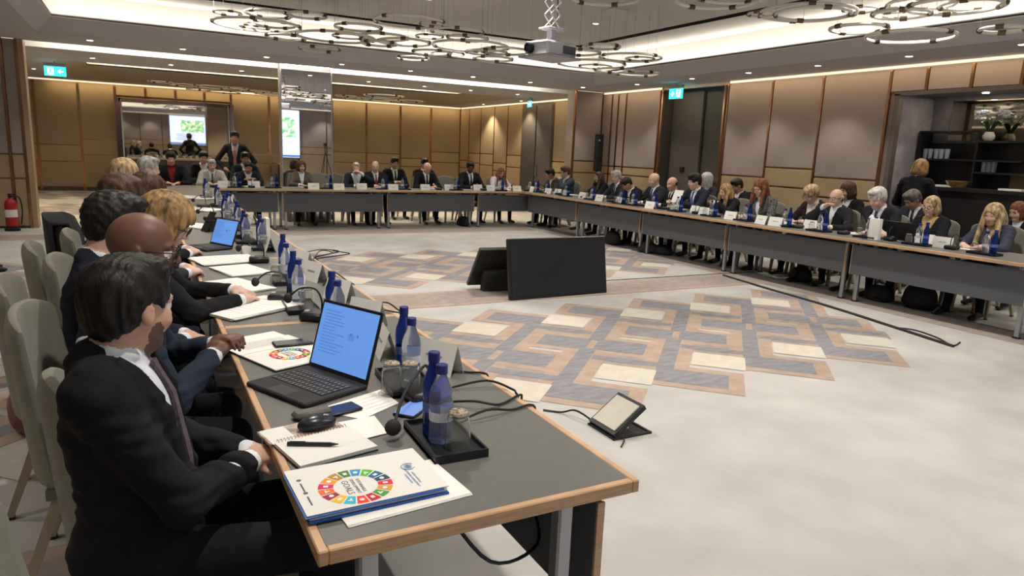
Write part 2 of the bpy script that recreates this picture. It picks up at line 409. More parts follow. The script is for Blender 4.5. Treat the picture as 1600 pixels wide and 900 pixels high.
    for side, key in ((1, 'L'), (-1, 'R')):
        W = np.array(g('hand' + key, (.33, side * .10, .775)), float)
        S_ = A(-.01, side * .178, .425); E, W = ik(S_, W, .30 * hs, .255 * hs, np.array(g('pole' + key, (-.3, side * .75, -.6)), float))
        fd = (W - E) / np.linalg.norm(W - E)
        cuff = W - fd * .035
        bare = g('bare', False)
        arms += [cap(S_, E, .052 * bw, .040, .03, MSH), cap(E, W, .040, .0265, .02, MSK if bare else MSH), cap(cuff, W - fd * .005, .031, .033, .006, MSK if bare else MSH)]
        hd = np.array(g('hdir' + key, tuple(fd + np.array([.2, -side * .55, -.1]))), float); hn = np.array(g('hn' + key, (0, 0, 1)), float)
        hands += hand(W, hd, hn, -side, res * .52, MSK, g('curl', (.5, .6, .7, .8)))
        sleeves += [cap(S_, E, .066 * bw, .053, .04), cap(E, cuff, .053, .041, .02)]
    col = []
    if g('collar', True):
        ring = [(.05, 0, .468), (.045, .045, .488), (.0, .062, .505), (-.05, .04, .515), (-.062, 0, .518), (-.05, -.04, .515), (.0, -.062, .505), (.045, -.045, .488), (.05, 0, .468)]
        col = [cap(A(*ring[i]), A(*ring[i + 1]), .013, .013, .008, MSH) for i in range(8)]
    body = tor + arms + legs + hands + head + col
    brow = mat('brow_' + g('hair', 'black'), tuple(c * .8 for c in HAIRC[g('hair', 'black')][0]), .8)
    lip = mat('lip_' + str(g('skin', 0)), tuple(c * q for c, q in zip(SKINS[g('skin', 0)], (.85, .55, .55))), .5)
    shoe = mat('shoe_black', (.012, .011, .011), .35); eyew = mat('eye_white', (.7, .68, .65), .2); iris = mat('iris_dark', (.03, .02, .012), .15); stub = mat('stubble_' + str(g('skin', 0)), tuple(c * .28 for c in SKINS[g('skin', 0)]), .8)
    sdf_obj('body', body, res, [skin, shirt, trou, shoe, lip, eyew, brow, iris, stub], root, paint=paint)
    # ---- jacket
    bust = [ell(A(.085, sd * .07, .30), (.066, .07, .07), Rt, .04) for sd in (1, -1)] if female else []
    if g('jacket') is not None:
        jm = clothm(g('jacket'), 'jacket', g('jpat'))
        inf = .016
        J = [ell(A(0, 0, .01), (.150 * hs, .190 * bw, .13), Rt, .03), ell(A(.012, 0, .16), (.134 * g('belly', 1), .166 * bw, .16), Rt, .05),
             ell(A(-.002, 0, .32), (.130, .182 * bw, .175), Rt, .05), cap(A(-.012, -.135, .435), A(-.012, .135, .435), .072, .072, .05),
             cap(A(-.045, -.05, .49), A(-.045, .05, .49), .042, .042, .03)] + bust + sleeves
        Ri = Rt.T.astype(f32); P0f = P0.astype(f32); vb = g('v', .17); vw = g('vw', .062)
        nx = (nb + Rt @ np.array([.012, 0, .0])).astype(f32); amp = .0035 if near else .003
        def post(D, X):
            q = (X - P0f) @ Ri.T
            w = np.clip((q[:, 2] - vb) / (.50 - vb), -.35, 1.3) * vw + .004
            ay = np.abs(q[:, 1]); wd = np.maximum(ay - w, -(q[:, 0] - .0))
            band = np.clip(1 - np.abs(wd - .022) / .024, 0, 1) * (q[:, 0] > .03) * (q[:, 2] > vb - .02) * (ay < .12)
            F = np.sin(31 * X[:, 0] + 9 * np.sin(17 * X[:, 2])) * np.sin(37 * X[:, 2] + 23 * X[:, 1] + 3 * np.sin(19 * X[:, 0]))
            D = D + amp * F - .006 * np.minimum(band * 3, 1)
            D = np.maximum(D, -wd)
            nk = X - nx; ax = Rt[:, 2].astype(f32); h = nk @ ax; rr = np.sqrt(np.maximum(((nk - h[:, None] * ax) ** 2).sum(1), 0))
            D = np.maximum(D, -np.maximum(rr - .068 * bw, -.05 - h))
            if stand or 1: D = np.maximum(D, -(q[:, 2] + (.17 if stand else .09)))
            return D
        sdf_obj('jacket', J, res, [jm], root, post)
    # ---- tie
    if g('tie') is not None:
        tm = mat('tie_%02x%02x%02x' % tuple(int(255 * q) for q in g('tie')), g('tie'), .5, noise=.6, nscale=90)
        tp = []
        zs = [.465, .44, .38, .30, .22, .14, .08]
        for z in zs:
            t = np.linspace(.0, .26, 53); X = np.array([A(x, 0, z) for x in t], f32); D = field(tor + col, X)
            i = np.nonzero(D > 0)[0]; x = t[i[0]] if len(i) else .14
            tp.append((x + .012, z))
        b = MB(); ws = [.022, .017, .022, .028, .034, .040, .044]
        for i in range(len(zs) - 1):
            (x0, z0), (x1, z1) = tp[i], tp[i + 1]
            vs = [A(x0, -ws[i] * .8, z0), A(x0, ws[i] * .8, z0), A(x1, ws[i + 1] * .8, z1), A(x1, -ws[i + 1] * .8, z1)]
            vs += [A(x0 - .008, -ws[i] * .8, z0), A(x0 - .008, ws[i] * .8, z0), A(x1 - .008, ws[i + 1] * .8, z1), A(x1 - .008, -ws[i + 1] * .8, z1)]
            b.add(vs, [(0, 1, 2, 3), (7, 6, 5, 4), (0, 4, 5, 1), (2, 6, 7, 3), (1, 5, 6, 2), (0, 3, 7, 4)])
        b.build('tie', tm, root, True)
    # ---- hair
    st = g('style', 'short'); hc_ = HAIRC[g('hair', 'black')]
    if st != 'bald':
        hm = mat('hair_' + g('hair', 'black'), hc_[0], .55, noise=.75 if 'blond' in g('hair', 'black') else .5, nscale=34, bump=.35, bscale=90, stretch=(1, 1, .35), col2=hc_[1], spec=.35)
        vol = g('vol', 1.0)
        face_cut = ell(H(.110, 0, -.045), (.074, .068 * (1.1 if st == 'short' else 1.0), .100), Rh, .010, sub=True)
        top = ell(H(-.014, 0, .036), (.104 * hz * vol, .085 * hz * vol, .094 * hz * vol), Rh, .02)
        Hh = [top]
        if st == 'short':
            Hh += [ell(H(-.048, 0, -.018), (.058 * hz, .066 * hz, .064 * hz), Rh, .02), ell(H(.035, 0, .095), (.062 * hz, .062 * hz, .030 * hz * vol), Rh, .02)]
            cuts = [face_cut] + [ell(H(.022, sd * .095, -.030), (.046, .040, .056), Rh, .008, sub=True) for sd in (1, -1)] + [ell(H(.045, 0, -.105), (.12, .13, .075), Rh, .01, sub=True)]
        elif st == 'fringe':
            Hh = [ell(H(-.022, 0, .005), (.095 * hz, .085 * hz, .050 * hz), Rh, .02)]
            cuts = [ell(H(.085, 0, .0), (.075, .10, .12), Rh, .01, sub=True), ell(H(.01, 0, .085), (.10, .075, .055), Rh, .01, sub=True), ell(H(.022, .095, -.03), (.04, .035, .05), Rh, .008, sub=True), ell(H(.022, -.095, -.03), (.04, .035, .05), Rh, .008, sub=True)]
        elif st == 'bob':
            Hh += [ell(H(-.025, 0, -.04), (.092 * vol * hz, .098 * vol * hz, .088 * hz), Rh, .03)]; cuts = [face_cut]
        elif st == 'long':
            Ry = rotm('z', hy); ln = g('hairlen', 1.0)
            Hh += [ell(H(-.040, 0, -.05), (.085 * vol, .094 * vol, .11), Rh, .03), ell(hc + Ry @ np.array([-.075, 0, -.15]), (.060, .105 * vol, .14 * ln), Ry, .04)]
            Hh += [cap(H(.015, sd * .080, .0), hc + Ry @ np.array([.075, sd * .105, -.25 * ln]), .032, .026, .03) for sd in (1, -1)]
            cuts = [ell(H(.115, 0, -.05), (.078, .062, .110), Rh, .012, sub=True)]
        elif st == 'bun':
            Hh += [ell(H(-.03, 0, .0), (.090, .080, .075), Rh, .02), ell(H(-.105, 0, .03), (.045, .045, .042), Rh, .01)]; cuts = [face_cut] + [ell(H(.02, sd * .095, -.045), (.035, .03, .05), Rh, .008, sub=True) for sd in (1, -1)]
        elif st == 'scarf':
            Hh += [ell(H(-.01, 0, -.02), (.108, .092, .12), Rh, .03), cap(H(-.01, 0, -.10), nb + Rt @ np.array([.01, 0, -.03]), .085, .10, .05)]
            cuts = [ell(H(.115, 0, -.02), (.070, .055, .085), Rh, .01, sub=True)]
        Ri2 = Rh.T.astype(f32); hcf = hc.astype(f32); hamp = (.0035 if near else .003) if st != 'scarf' else .001
        curl = g('curlhair', 0)
        def posth(D, X):
            q = (X - hcf) @ Ri2.T
            th = np.arctan2(q[:, 1], q[:, 0] + .03); ph = np.arctan2(q[:, 2], np.hypot(q[:, 0], q[:, 1]))
            if curl: f = np.sin(140 * X[:, 0]) * np.sin(150 * X[:, 1] + 1) * np.sin(130 * X[:, 2])
            elif st in ('long', 'bob'): f = np.sin(34 * th + 5 * np.sin(22 * q[:, 2])) * .9 + .6 * np.sin(17 * th + 30 * q[:, 2])
            else: f = np.sin(q[:, 1] * 330 + 4 * np.sin(q[:, 0] * 60)) * .7 + .5 * np.sin(95 * q[:, 0] + 80 * q[:, 1] + 60 * q[:, 2])
            return D + hamp * (1 + curl) * f
        sdf_obj('hair' if st != 'scarf' else 'headscarf', Hh + cuts, res * .9, [hm], root, posth)
    if g('glasses'):
        b = MB()
        for sd in (1, -1):
            b.tube([H(.104, sd * .033 + .024 * math.cos(t), .002 + .019 * math.sin(t)) for t in [2 * PI * i / 10 for i in range(10)]], .002 if near else .003, 5, closed=True)
            b.tube([H(.104, sd * .057, .008), H(.06, sd * .074, .008), H(-.01, sd * .081, .006)], .002 if near else .003, 5)
        b.tube([H(.107, -.010, .004), H(.107, .010, .004)], .002, 5)
        b.build('glasses', mat('spectacle_frame', (.012, .011, .011), .45), root)
    return {'H': H, 'A': A}
SKINS = [(.56, .34, .25), (.40, .22, .14), (.14, .065, .040), (.60, .40, .31), (.26, .13, .08)]
HAIRC = {'black': ((.008, .007, .006), (.020, .016, .013)), 'brown': ((.045, .024, .014), (.12, .065, .035)), 'blond': ((.42, .27, .12), (.72, .53, .30)), 'grey': ((.30, .29, .27), (.55, .53, .50)),
         'dblond': ((.20, .11, .045), (.52, .33, .15)), 'red': ((.13, .045, .02), (.25, .09, .04)), 'white': ((.55, .52, .47), (.78, .75, .70)), 'scarf': ((.5, .5, .52), (.6, .6, .62)), 'darkgrey': ((.07, .065, .06), (.2, .18, .17))}
# ---------------------------------------------------------------- photo rays onto real planes (pixel of the 1600x900 photo -> point of the table / wall / floor it shows)
def _ray(u, v): return _f + _r * ((u - 800) / F) - _u * ((v - 450) / F)
def atZ(u, v, z): d = _ray(u, v); t = (z - CH) / d.z; return Vector((d.x * t, d.y * t, z))
def atX(u, v, X): d = _ray(u, v); t = X / d.x; return Vector((X, d.y * t, CH + d.z * t))
def atY(u, v, Y): d = _ray(u, v); t = Y / d.y; return Vector((d.x * t, Y, CH + d.z * t))
# ---------------------------------------------------------------- materials
M_carp = mat('carpet_cream', (.45, .442, .422), .95, noise=.10, nscale=2.5, bump=.25, bscale=700, spec=.1)
M_tan = mat('carpet_tan', (.39, .305, .245), .95, noise=.10, nscale=9, bump=.25, bscale=700, spec=.1)
M_blue = mat('carpet_slate', (.235, .232, .25), .95, noise=.16, nscale=7, bump=.25, bscale=700, spec=.1, stretch=(1, 3, 1))
M_brn = mat('carpet_taupe', (.32, .275, .25), .95, noise=.12, nscale=9, bump=.25, bscale=700, spec=.1)
M_car2 = mat('carpet_light', (.54, .51, .44), .95, noise=.06, nscale=9, bump=.25, bscale=700, spec=.1)
M_fab = mat('wall_fabric', (.37, .315, .28), .85, noise=.06, nscale=1.5, bump=.15, bscale=400, spec=.2)
M_fab2 = mat('wall_fabric_gold', (.36, .285, .185), .8, noise=.06, nscale=1.5, bump=.15, bscale=400, spec=.2)
M_low = mat('wall_fabric_low', (.42, .325, .20), .75, noise=.06, nscale=1.5, bump=.15, bscale=400, spec=.2)
M_bron = mat('bronze', (.42, .22, .12), .22, metal=1.0)
M_bronl = mat('bronze_light', (.70, .48, .32), .15, metal=1.0)
M_wood = mat('table_edge_wood', (.54, .34, .20), .45, noise=.15, nscale=12, stretch=(1, 1, 12))
M_lam = mat('table_laminate', (.135, .135, .125), .42, noise=.05, nscale=30)
M_pan = mat('modesty_panel_grey', (.095, .10, .115), .6)
M_met = mat('leg_metal', (.42, .43, .47), .35, metal=.7)
M_blk = mat('black_plastic', (.012, .012, .013), .4)
M_blk2 = mat('black_matte', (.02, .02, .02), .75)
M_ceil = mat('ceiling_white', (.66, .64, .60), .9)
M_ceilg = mat('ceiling_grey', (.52, .51, .53), .9)
M_gap = mat('gap_shade_black', (.02, .015, .012), .9)  # near-black puts the shade of the ceiling slot into its colour
M_mir = mat('mirror', (.80, .80, .84), .015, metal=1.0)
M_mird = mat('mirror_smoked', (.45, .42, .34), .03, metal=1.0)
M_door = mat('door_grey', (.085, .078, .070), .6, noise=.1, nscale=3)
M_white = mat('paper_white', (.82, .81, .77), .8)
M_lamp = mat('lamp_glow', (1, 1, 1), .5, emit=(1, .86, .66), es=14)
M_slot = mat('light_slot', (.8, .7, .55), .6, emit=(1, .84, .62), es=.6)
M_stone = mat('alcove_stone', (.22, .21, .23), .5, noise=.25, nscale=5)
M_dark = mat('dark_cabinet', (.022, .020, .022), .35)
def pleat():
    m = mat('ceiling_pleat', (.50, .485, .46), .9); nt = m.node_tree; N = nt.nodes; L = nt.links
    tc = N.new('ShaderNodeTexCoord'); wv = N.new('ShaderNodeTexWave'); wv.bands_direction = 'X'; wv.inputs['Scale'].default_value = 9; wv.inputs['Distortion'].default_value = 1.2
    L.new(tc.outputs['Object'], wv.inputs['Vector']); bp = N.new('ShaderNodeBump'); bp.inputs['Strength'].default_value = .5; bp.inputs['Distance'].default_value = .01
    L.new(wv.outputs['Fac'], bp.inputs['Height']); L.new(bp.outputs['Normal'], N['Principled BSDF'].inputs['Normal']); return m
M_pleat = pleat()
# ---------------------------------------------------------------- setting
XL, XR, YF, YB, XR2 = -3.3, 9.72, -2.2, 23.1, 10.13
def st(o): return tag(o, kind='structure')
floor = st(Bx('floor', (4.2, 10.4, -.05), (17, 26.4, .1), M_carp))
# carpet pattern: one woven motif (dark bands with tan borders) repeated along X
cx0, cy0 = 3.30, 4.66; s2 = math.sqrt(.5)
def uvr(b, u0, u1, v0, v1, mi, z, cx, cy, clip):
    P = [(u0, v0), (u1, v0), (u1, v1), (u0, v1)]
    q = [(cx + (u + v) * s2, cy + (v - u) * s2) for u, v in P]
    for y0, y1 in clip:
        r = q
        for sg, lim in ((1, y0), (-1, y1)):
            o = []
            for i in range(len(r)):
                a, c = r[i], r[(i + 1) % len(r)]; da, dc = sg * (a[1] - lim), sg * (c[1] - lim)
                if da >= 0: o.append(a)
                if da * dc < 0: t = da / (da - dc); o.append((a[0] + (c[0] - a[0]) * t, a[1] + (c[1] - a[1]) * t))
            r = o
        if len(r) > 2: b.add([(x, y, z) for x, y in r], [tuple(range(len(r)))], mi)
BLUE = [(.05, .46, -1.40, -1.07), (-.07, .06, -1.40, -.13), (.03, .44, -.15, .19)]
W = [(.18, .585, -.89, -.52)]
_zk = [0]
def zz():
    _zk[0] = (_zk[0] + 1) % 24; return _zk[0] * .00002
def motif(b, cx, cy, clip=((-9, 99),)):
    sym = lambda R: [(-u1, -u0, -v1, -v0) for u0, u1, v0, v1 in R]
    bl = BLUE + sym(BLUE)
    for r in [(.04, .62, -.55, -.22), (-.62, -.04, .22, .55)]: uvr(b, *r, 2, .0012 + zz(), cx, cy, clip)
    for u0, u1, v0, v1 in bl: uvr(b, u0 - .11, u1 + .11, v0 - .10, v1 + .10, 0, .0020 + zz(), cx, cy, clip)
def motif2(b, cx, cy, clip=((-9, 99),)):
    sym = lambda R: [(-u1, -u0, -v1, -v0) for u0, u1, v0, v1 in R]
    for r in BLUE + sym(BLUE): uvr(b, *r, 1, .0030 + zz(), cx, cy, clip)
    for r in [(.07, .58, -.43, -.31), (-.58, -.07, .31, .43)]: uvr(b, *r, 1, .0026 + zz(), cx, cy, clip)
    for r in W + sym(W): uvr(b, *r, 3, .0038 + zz(), cx, cy, clip)
pb = MB()
rows = [(4.66, range(-9, 4)), (8.75, range(-9, 5)), (.57, range(-9, -3)), (17.4, range(-7, 8)), (21.3, range(-7, 8))]
for cy, R_ in rows:
    for n in R_: motif(pb, cx0 + .91 * n, cy)
for cy, R_ in rows:
    for n in R_: motif2(pb, cx0 + .91 * n, cy)
for y0, y1, x0, x1 in ((6.42, 7.02, -3.2, 7.15), (12.35, 12.9, -3.2, 7.15), (2.55, 2.9, -3.2, .2)):
    pb.box(((x0 + x1) / 2, (y0 + y1) / 2, .002), (x1 - x0, y1 - y0, .003), 2)
    for yy in (y0, y1): pb.box(((x0 + x1) / 2, yy, .0025), (x1 - x0, .10, .003), 0)
pb.box((7.4, 6.0, .0016), (.5, 12, .002), 2)
pb.build('carpet_pattern', [M_tan, M_blue, M_brn, M_car2], floor)
Bx('carpet_seam', (6.3, 7.12, .004), (3.0, .014, .006), M_blk2, floor)
for q_, r_, lb_ in (([(1130, 430), (1200, 451), (1300, 480), (1400, 512), (1490, 541)], .014, 'thick black cable lying on the carpet along the right row of tables'), ([(1400, 512), (1430, 516), (1465, 528), (1488, 540), (1500, 535)], .008, 'short black cable curling at the near end of the thick floor cable')):
    o_ = MB().tube(spl([atZ(u, v, r_ * .8) for u, v in q_]), r_, 6).build('floor_cable', M_blk2, None, True); tag(o_, lb_, 'cable')
# ceiling
def ring(name, o, i, z0, z1, m, par=None):
    b = MB(); (a0, a1, b0, b1), (c0, c1, d0, d1) = o, i; z = (z0 + z1) / 2; h = z1 - z0
    b.box(((a0 + a1) / 2, (b0 + d0) / 2, z), (a1 - a0, d0 - b0, h)); b.box(((a0 + a1) / 2, (d1 + b1) / 2, z), (a1 - a0, b1 - d1, h))
    b.box(((a0 + c0) / 2, (d0 + d1) / 2, z), (c0 - a0, d1 - d0, h)); b.box(((c1 + a1) / 2, (d0 + d1) / 2, z), (a1 - c1, d1 - d0, h))
    return b.build(name, m, par)
def slope(name, o, zo, i, zi, m, par=None, th=.03):
    b = MB(); O = [(o[0], o[2]), (o[1], o[2]), (o[1], o[3]), (o[0], o[3])]; I = [(i[0], i[2]), (i[1], i[2]), (i[1], i[3]), (i[0], i[3])]
    for k in range(4):
        a, c, d, e = O[k], O[(k + 1) % 4], I[(k + 1) % 4], I[k]
        vs = [(*a, zo), (*c, zo), (*d, zi), (*e, zi), (*a, zo + th), (*c, zo + th), (*d, zi + th), (*e, zi + th)]
        b.add(vs, [(3, 2, 1, 0), (4, 5, 6, 7), (2, 3, 7, 6), (0, 1, 5, 4)])
    return b.build(name, m, par)
ceil = st(Bx('ceiling', (3.7, 5.7, 3.62), (7.46, 11.7, .10), M_pleat))
SOF = (-1.2, 8.60, -1.25, 12.68)
ring('soffit', (XL, XR + .3, YF, 13.95), SOF, H0, H0 + .05, M_ceilg, ceil)
slope('tray_slope', SOF, H0 + .001, COVE, 3.20, M_ceilg, ceil)
CW = (_x0 - .24, _x1 + .24, _y0 - .24, _y1 + .24)
ring('cove_ledge', (CW[0] - .1, CW[1] + .1, CW[2] - .1, CW[3] + .1), COVE, 3.19, 3.215, M_ceil, ceil)
ring('cove_wall', (CW[0] - .1, CW[1] + .1, CW[2] - .1, CW[3] + .1), CW, 3.215, 3.58, M_ceil, ceil)
ring('cove_ceiling', (CW[0], CW[1], CW[2], CW[3]), (-.18, 7.58, -.30, 11.70), 3.56, 3.60, M_ceil, ceil)
ring('gap_shade_ring', (-.20, 7.60, -.32, 11.72), (-.175, 7.575, -.295, 11.695), 3.562, 3.715, M_gap, ceil)  # black ring added inside the slot so the gap looks as dark as shade
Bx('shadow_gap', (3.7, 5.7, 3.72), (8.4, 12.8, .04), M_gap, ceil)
# beam at the partition line, slot and second tray
b = MB(); b.box((3.4, 13.98, 3.2), (13.6, .06, .40)); b.box((3.4, 14.95, 3.2), (13.6, .08, .40)); b.box((3.4, 14.45, 3.42), (13.6, 1.1, .04))
b.build('track_slot', M_ceil, ceil)
S2 = (-1.4, 9.3, 17.15, 22.3); L2 = (-.92, 8.5, 17.6, 19.75)
ring('soffit', (XL, XR2 + .3, 14.95, YB), S2, H0, H0 + .05, M_ceilg, ceil)
slope('tray_slope', S2, H0 + .001, L2, 3.16, mat('tray_tan', (.48, .42, .34), .9), ceil)
C2 = (L2[0] - .2, L2[1] + .2, L2[2] - .2, L2[3] + .2)
ring('cove_wall', (C2[0] - .1, C2[1] + .1, C2[2] - .1, C2[3] + .1), C2, 3.18, 3.5, M_ceil, ceil)
ring('cove_ledge', (C2[0], C2[1], C2[2], C2[3]), L2, 3.16, 3.18, M_ceil, ceil)
Bx('tray_ceiling', (3.8, 18.7, 3.5), (10.2, 2.8, .04), M_ceil, ceil)
# walls with fabric panels, bronze strips and rails (each a part)
def panel_wall(wall, axis, W0, sign, xs, rails, z1=2.94, skip=(), fab=None, strip=None, ztop=None, zlow=.10):
    """axis 'X': the wall lies in plane X=W0 and runs along Y; sign = direction of the room"""
    fab = fab or M_fab; strip = strip or M_bron
    def put(name, a0, a1, z0, z1_, t, m, b=0.0):
        c = W0 + sign * t / 2
        if axis == 'X': Bx(name, (c, (a0 + a1) / 2, (z0 + z1_) / 2), (t, a1 - a0, z1_ - z0), m, wall, b)
        else: Bx(name, ((a0 + a1) / 2, c, (z0 + z1_) / 2), (a1 - a0, t, z1_ - z0), m, wall, b)
    for i in range(len(xs) - 1):
        a0, a1 = xs[i], xs[i + 1]
        if i not in skip:
            rl = rails[i % len(rails)]; zs = [zlow] + list(rl) + [z1]
            if ztop and i in ztop: zs = [ztop[i], z1]
            for k in range(len(zs) - 1):
                put('panel', a0 + .022, a1 - .022, zs[k] + .014, zs[k + 1] - .014, .035, M_low if (k < 2 and zs[0] == zlow) else fab, .006)
                if k: put('rail', a0 + .015, a1 - .015, zs[k] - .012, zs[k] + .012, .028, strip)
            if zs[0] == zlow: put('kick_board', a0 + .01, a1 - .01, .0, zlow, .03, M_door)
    for i, a in enumerate(xs):
        z0 = 0
        if ztop and (i in ztop) and (i - 1 in ztop or i - 1 < 0): z0 = ztop[i]
        sw = .034 if abs(W0) > 20 else .018; put('bronze_strip', a - sw, a + sw, z0, z1, .045, strip)
    put('light_slot', xs[0], xs[-1], z1 + .02, 2.995, .02, M_slot)
# right wall, main room
wr = st(MB().box((XR + .35, 8.86, 1.5), (.30, 2.1, 3)).box((XR + .15, 9.9, 1.5), (.1, .1, 3)).build('wall_right', M_fab))
def addw(c, d, m=M_fab, par=wr): return Bx('wall_section', c, d, m, par)
addw((XR + .06, 12.9, 1.5), (.12, 2.26, 3.0)); addw((XR + .06, 8.25, 1.5), (.12, 3.34, 3.0)); addw((XR + .06, 4.4, 2.81), (.12, 4.36, .42)); addw((XR + .06, .4, 1.5), (.12, 5.2, 3.0))
addw((XR + .06, 10.85, 2.97), (.12, 1.9, .06))
panel_wall(wr, 'X', XR, -1, [11.82, 12.97, 13.26, 13.50, 13.88], [(1.15, 1.33), (1.15, 1.33), (1.15, 1.33), (1.15, 1.33)], skip=())
panel_wall(wr, 'X', XR, -1, [5.56 - .6 * 2, 5.56 - .6, 5.56, 6.16, 6.70, 7.84, 8.86, 9.89], [(1.05, 1.36)] * 5 + [(1.16, 1.48)] + [(1.01, 1.30)] + [(1.05, 1.3)], ztop={0: 2.62, 1: 2.62, 2: 2.62, 3: 2.62})
# right wall order along Y: fix rails per bay (third value list used cyclically)
panel_wall(wr, 'X', XR, -1, [-2.1, -.9, .3, 1.5, 2.7], [(1.05, 1.36)])
for y in (11.74, 9.97): Bx('bronze_strip', (XR - .02, y, 1.47), (.05, .045, 2.94), M_bronl, wr)
# door recess
dr = st(MB().box((XR + .42, 10.855, 1.5), (.06, 1.9, 3.0)).build('door_1', M_door))
Bx('door_leaf', (XR + .30, 11.30, 1.46), (.06, .88, 2.9), mat('door_leaf_grey', (.12, .105, .095), .6), dr); Bx('door_leaf', (XR + .36, 10.42, 1.46), (.06, .84, 2.9), M_door, dr)
Bx('door_rail', (XR + .325, 10.42, 1.12), (.02, .80, .025), M_bron, dr)
Bx('door_jamb', (XR + .2, 11.79, 1.5), (.38, .05, 3.0), M_door, dr); Bx('door_jamb', (XR + .2, 9.92, 1.5), (.38, .05, 3.0), M_door, dr)
Bx('access_panel', (XR + .255, 11.30, 1.35), (.03, .12, .10), M_blk, dr)
# front wall behind the camera, left wall
wf = st(Bx('wall_front', ((XL + XR) / 2, YF - .06, 1.5), (XR - XL, .12, 3.0), M_fab))
panel_wall(wf, 'Y', YF, 1, [XL + 1.18 * i for i in range(12)], [(1.1, 1.4)])
wl = st(Bx('wall_left', (XL - .06, 10.4, 1.5), (.12, 25.4, 3.0), M_fab))
panel_wall(wl, 'X', XL, 1, [YF + 1.15 * i for i in range(23)], [(1.1, 1.4), (.8, 1.25)])
# partition stubs
sl = st(Bx('wall_partition_left', ((XL - 1.62) / 2, 14.05, 1.5), (-1.62 - XL, .28, 3.0), M_fab))
panel_wall(sl, 'Y', 13.91, -1, [XL + .1, -2.6, -1.80, -1.60], [(.81, 1.20)], z1=3.0, zlow=.02)
Bx('end_cap', (-1.56, 14.05, 1.5), (.10, .30, 3.0), mat('pale_wood', (.42, .30, .20), .5, noise=.12, nscale=6, stretch=(1, 1, .1)), sl)
sr = st(Bx('wall_partition_right', (9.33, 14.08, 1.5), (.80, .30, 3.0), M_fab))
panel_wall(sr, 'Y', 13.91, -1, [8.94, 9.69], [(1.15, 1.42)], z1=3.0)
# back room walls
wb = st(Bx('wall_back', ((XL + XR2) / 2, YB + .06, 1.5), (XR2 - XL, .12, 3.0), M_fab2))
panel_wall(wb, 'Y', YB, -1, [-3.2, -2.36, -1.34, -.456, .307, 1.08, 1.85, 2.58, 3.67, 4.45, 5.6, 6.73, 7.9, 9.0, 10.1], [(.8, 1.25), (.8, 1.25), (1.0, 1.41), (1, 1.2), (1, 1.2), (1, 1.2), (1, 1.2), (.9, 1.19), (.9, 1.19), (.9, 1.25), (1.0, 1.33), (1.0, 1.33), (.92, 1.2), (1.1, 1.45)], fab=M_fab2, ztop={3: 2.66, 4: 2.66, 5: 2.66, 6: 2.66})
w2 = st(Bx('wall_right_back', (XR2 + .06, 18.6, 1.5), (.12, 9.0, 3.0), M_fab2))
panel_wall(w2, 'X', XR2, -1, [14.3, 15.5, 16.72, 18.5, 19.44, 20.37, 21.37, 22.29, 23.05], [(1.05, 1.35), (1.05, 1.35), (1, 1.3), (1.1, 1.46), (.95, 1.2), (1.1, 1.46), (1.14, 1.46), (.95, 1.2)], fab=M_fab2, skip=(2,))
d2 = st(Bx('door_2', (XR2 - .02, 17.6, 1.47), (.05, 1.72, 2.94), M_door)); Bx('door_leaf', (XR2 - .06, 18.05, 1.45), (.03, .80, 2.86), M_door, d2); Bx('door_leaf', (XR2 - .06, 17.18, 1.45), (.03, .80, 2.86), mat('door_leaf_grey'), d2); Bx('door_handle', (XR2 - .10, 17.5, 1.05), (.04, .03, .3), M_met, d2)
# alcove in the right wall
al = st(MB().box((10.68, 4.6, 1.5), (.1, 4.4, 3.0)).box((10.22, 6.66, 1.4), (.9, .12, 2.8)).box((10.22, 2.45, 1.4), (.9, .12, 2.8)).box((10.2, 4.6, 2.66), (1.0, 4.3, .08)).build('wall_alcove', M_stone))
Bx('alcove_frame', (XR - .01, 6.55, 1.3), (.10, .07, 2.6), mat('alcove_trim', (.20, .17, .16), .35, metal=.5), al); Bx('alcove_header', (XR - .01, 4.6, 2.60), (.10, 4.0, .05), mat('alcove_trim'), al); Bx('alcove_mirror', (10.615, 4.45, 2.27), (.02, 3.7, .56), M_mird, al)
Bx('alcove_panel', (10.2, 6.585, 1.3), (.78, .03, 2.56), mat('alcove_grey', (.30, .29, .34), .6, noise=.2, nscale=6), al)
for x, y in ((9.95, 6.1), (9.95, 5.3), (10.3, 5.7), (9.95, 4.5)): MB().lathe([(.04, 0), (.04, .01)], 12).build('alcove_lamp', M_lamp, al, loc=(x, y, 2.61)); spot('alcove_beam', (x, y, 2.59), 7, 80)
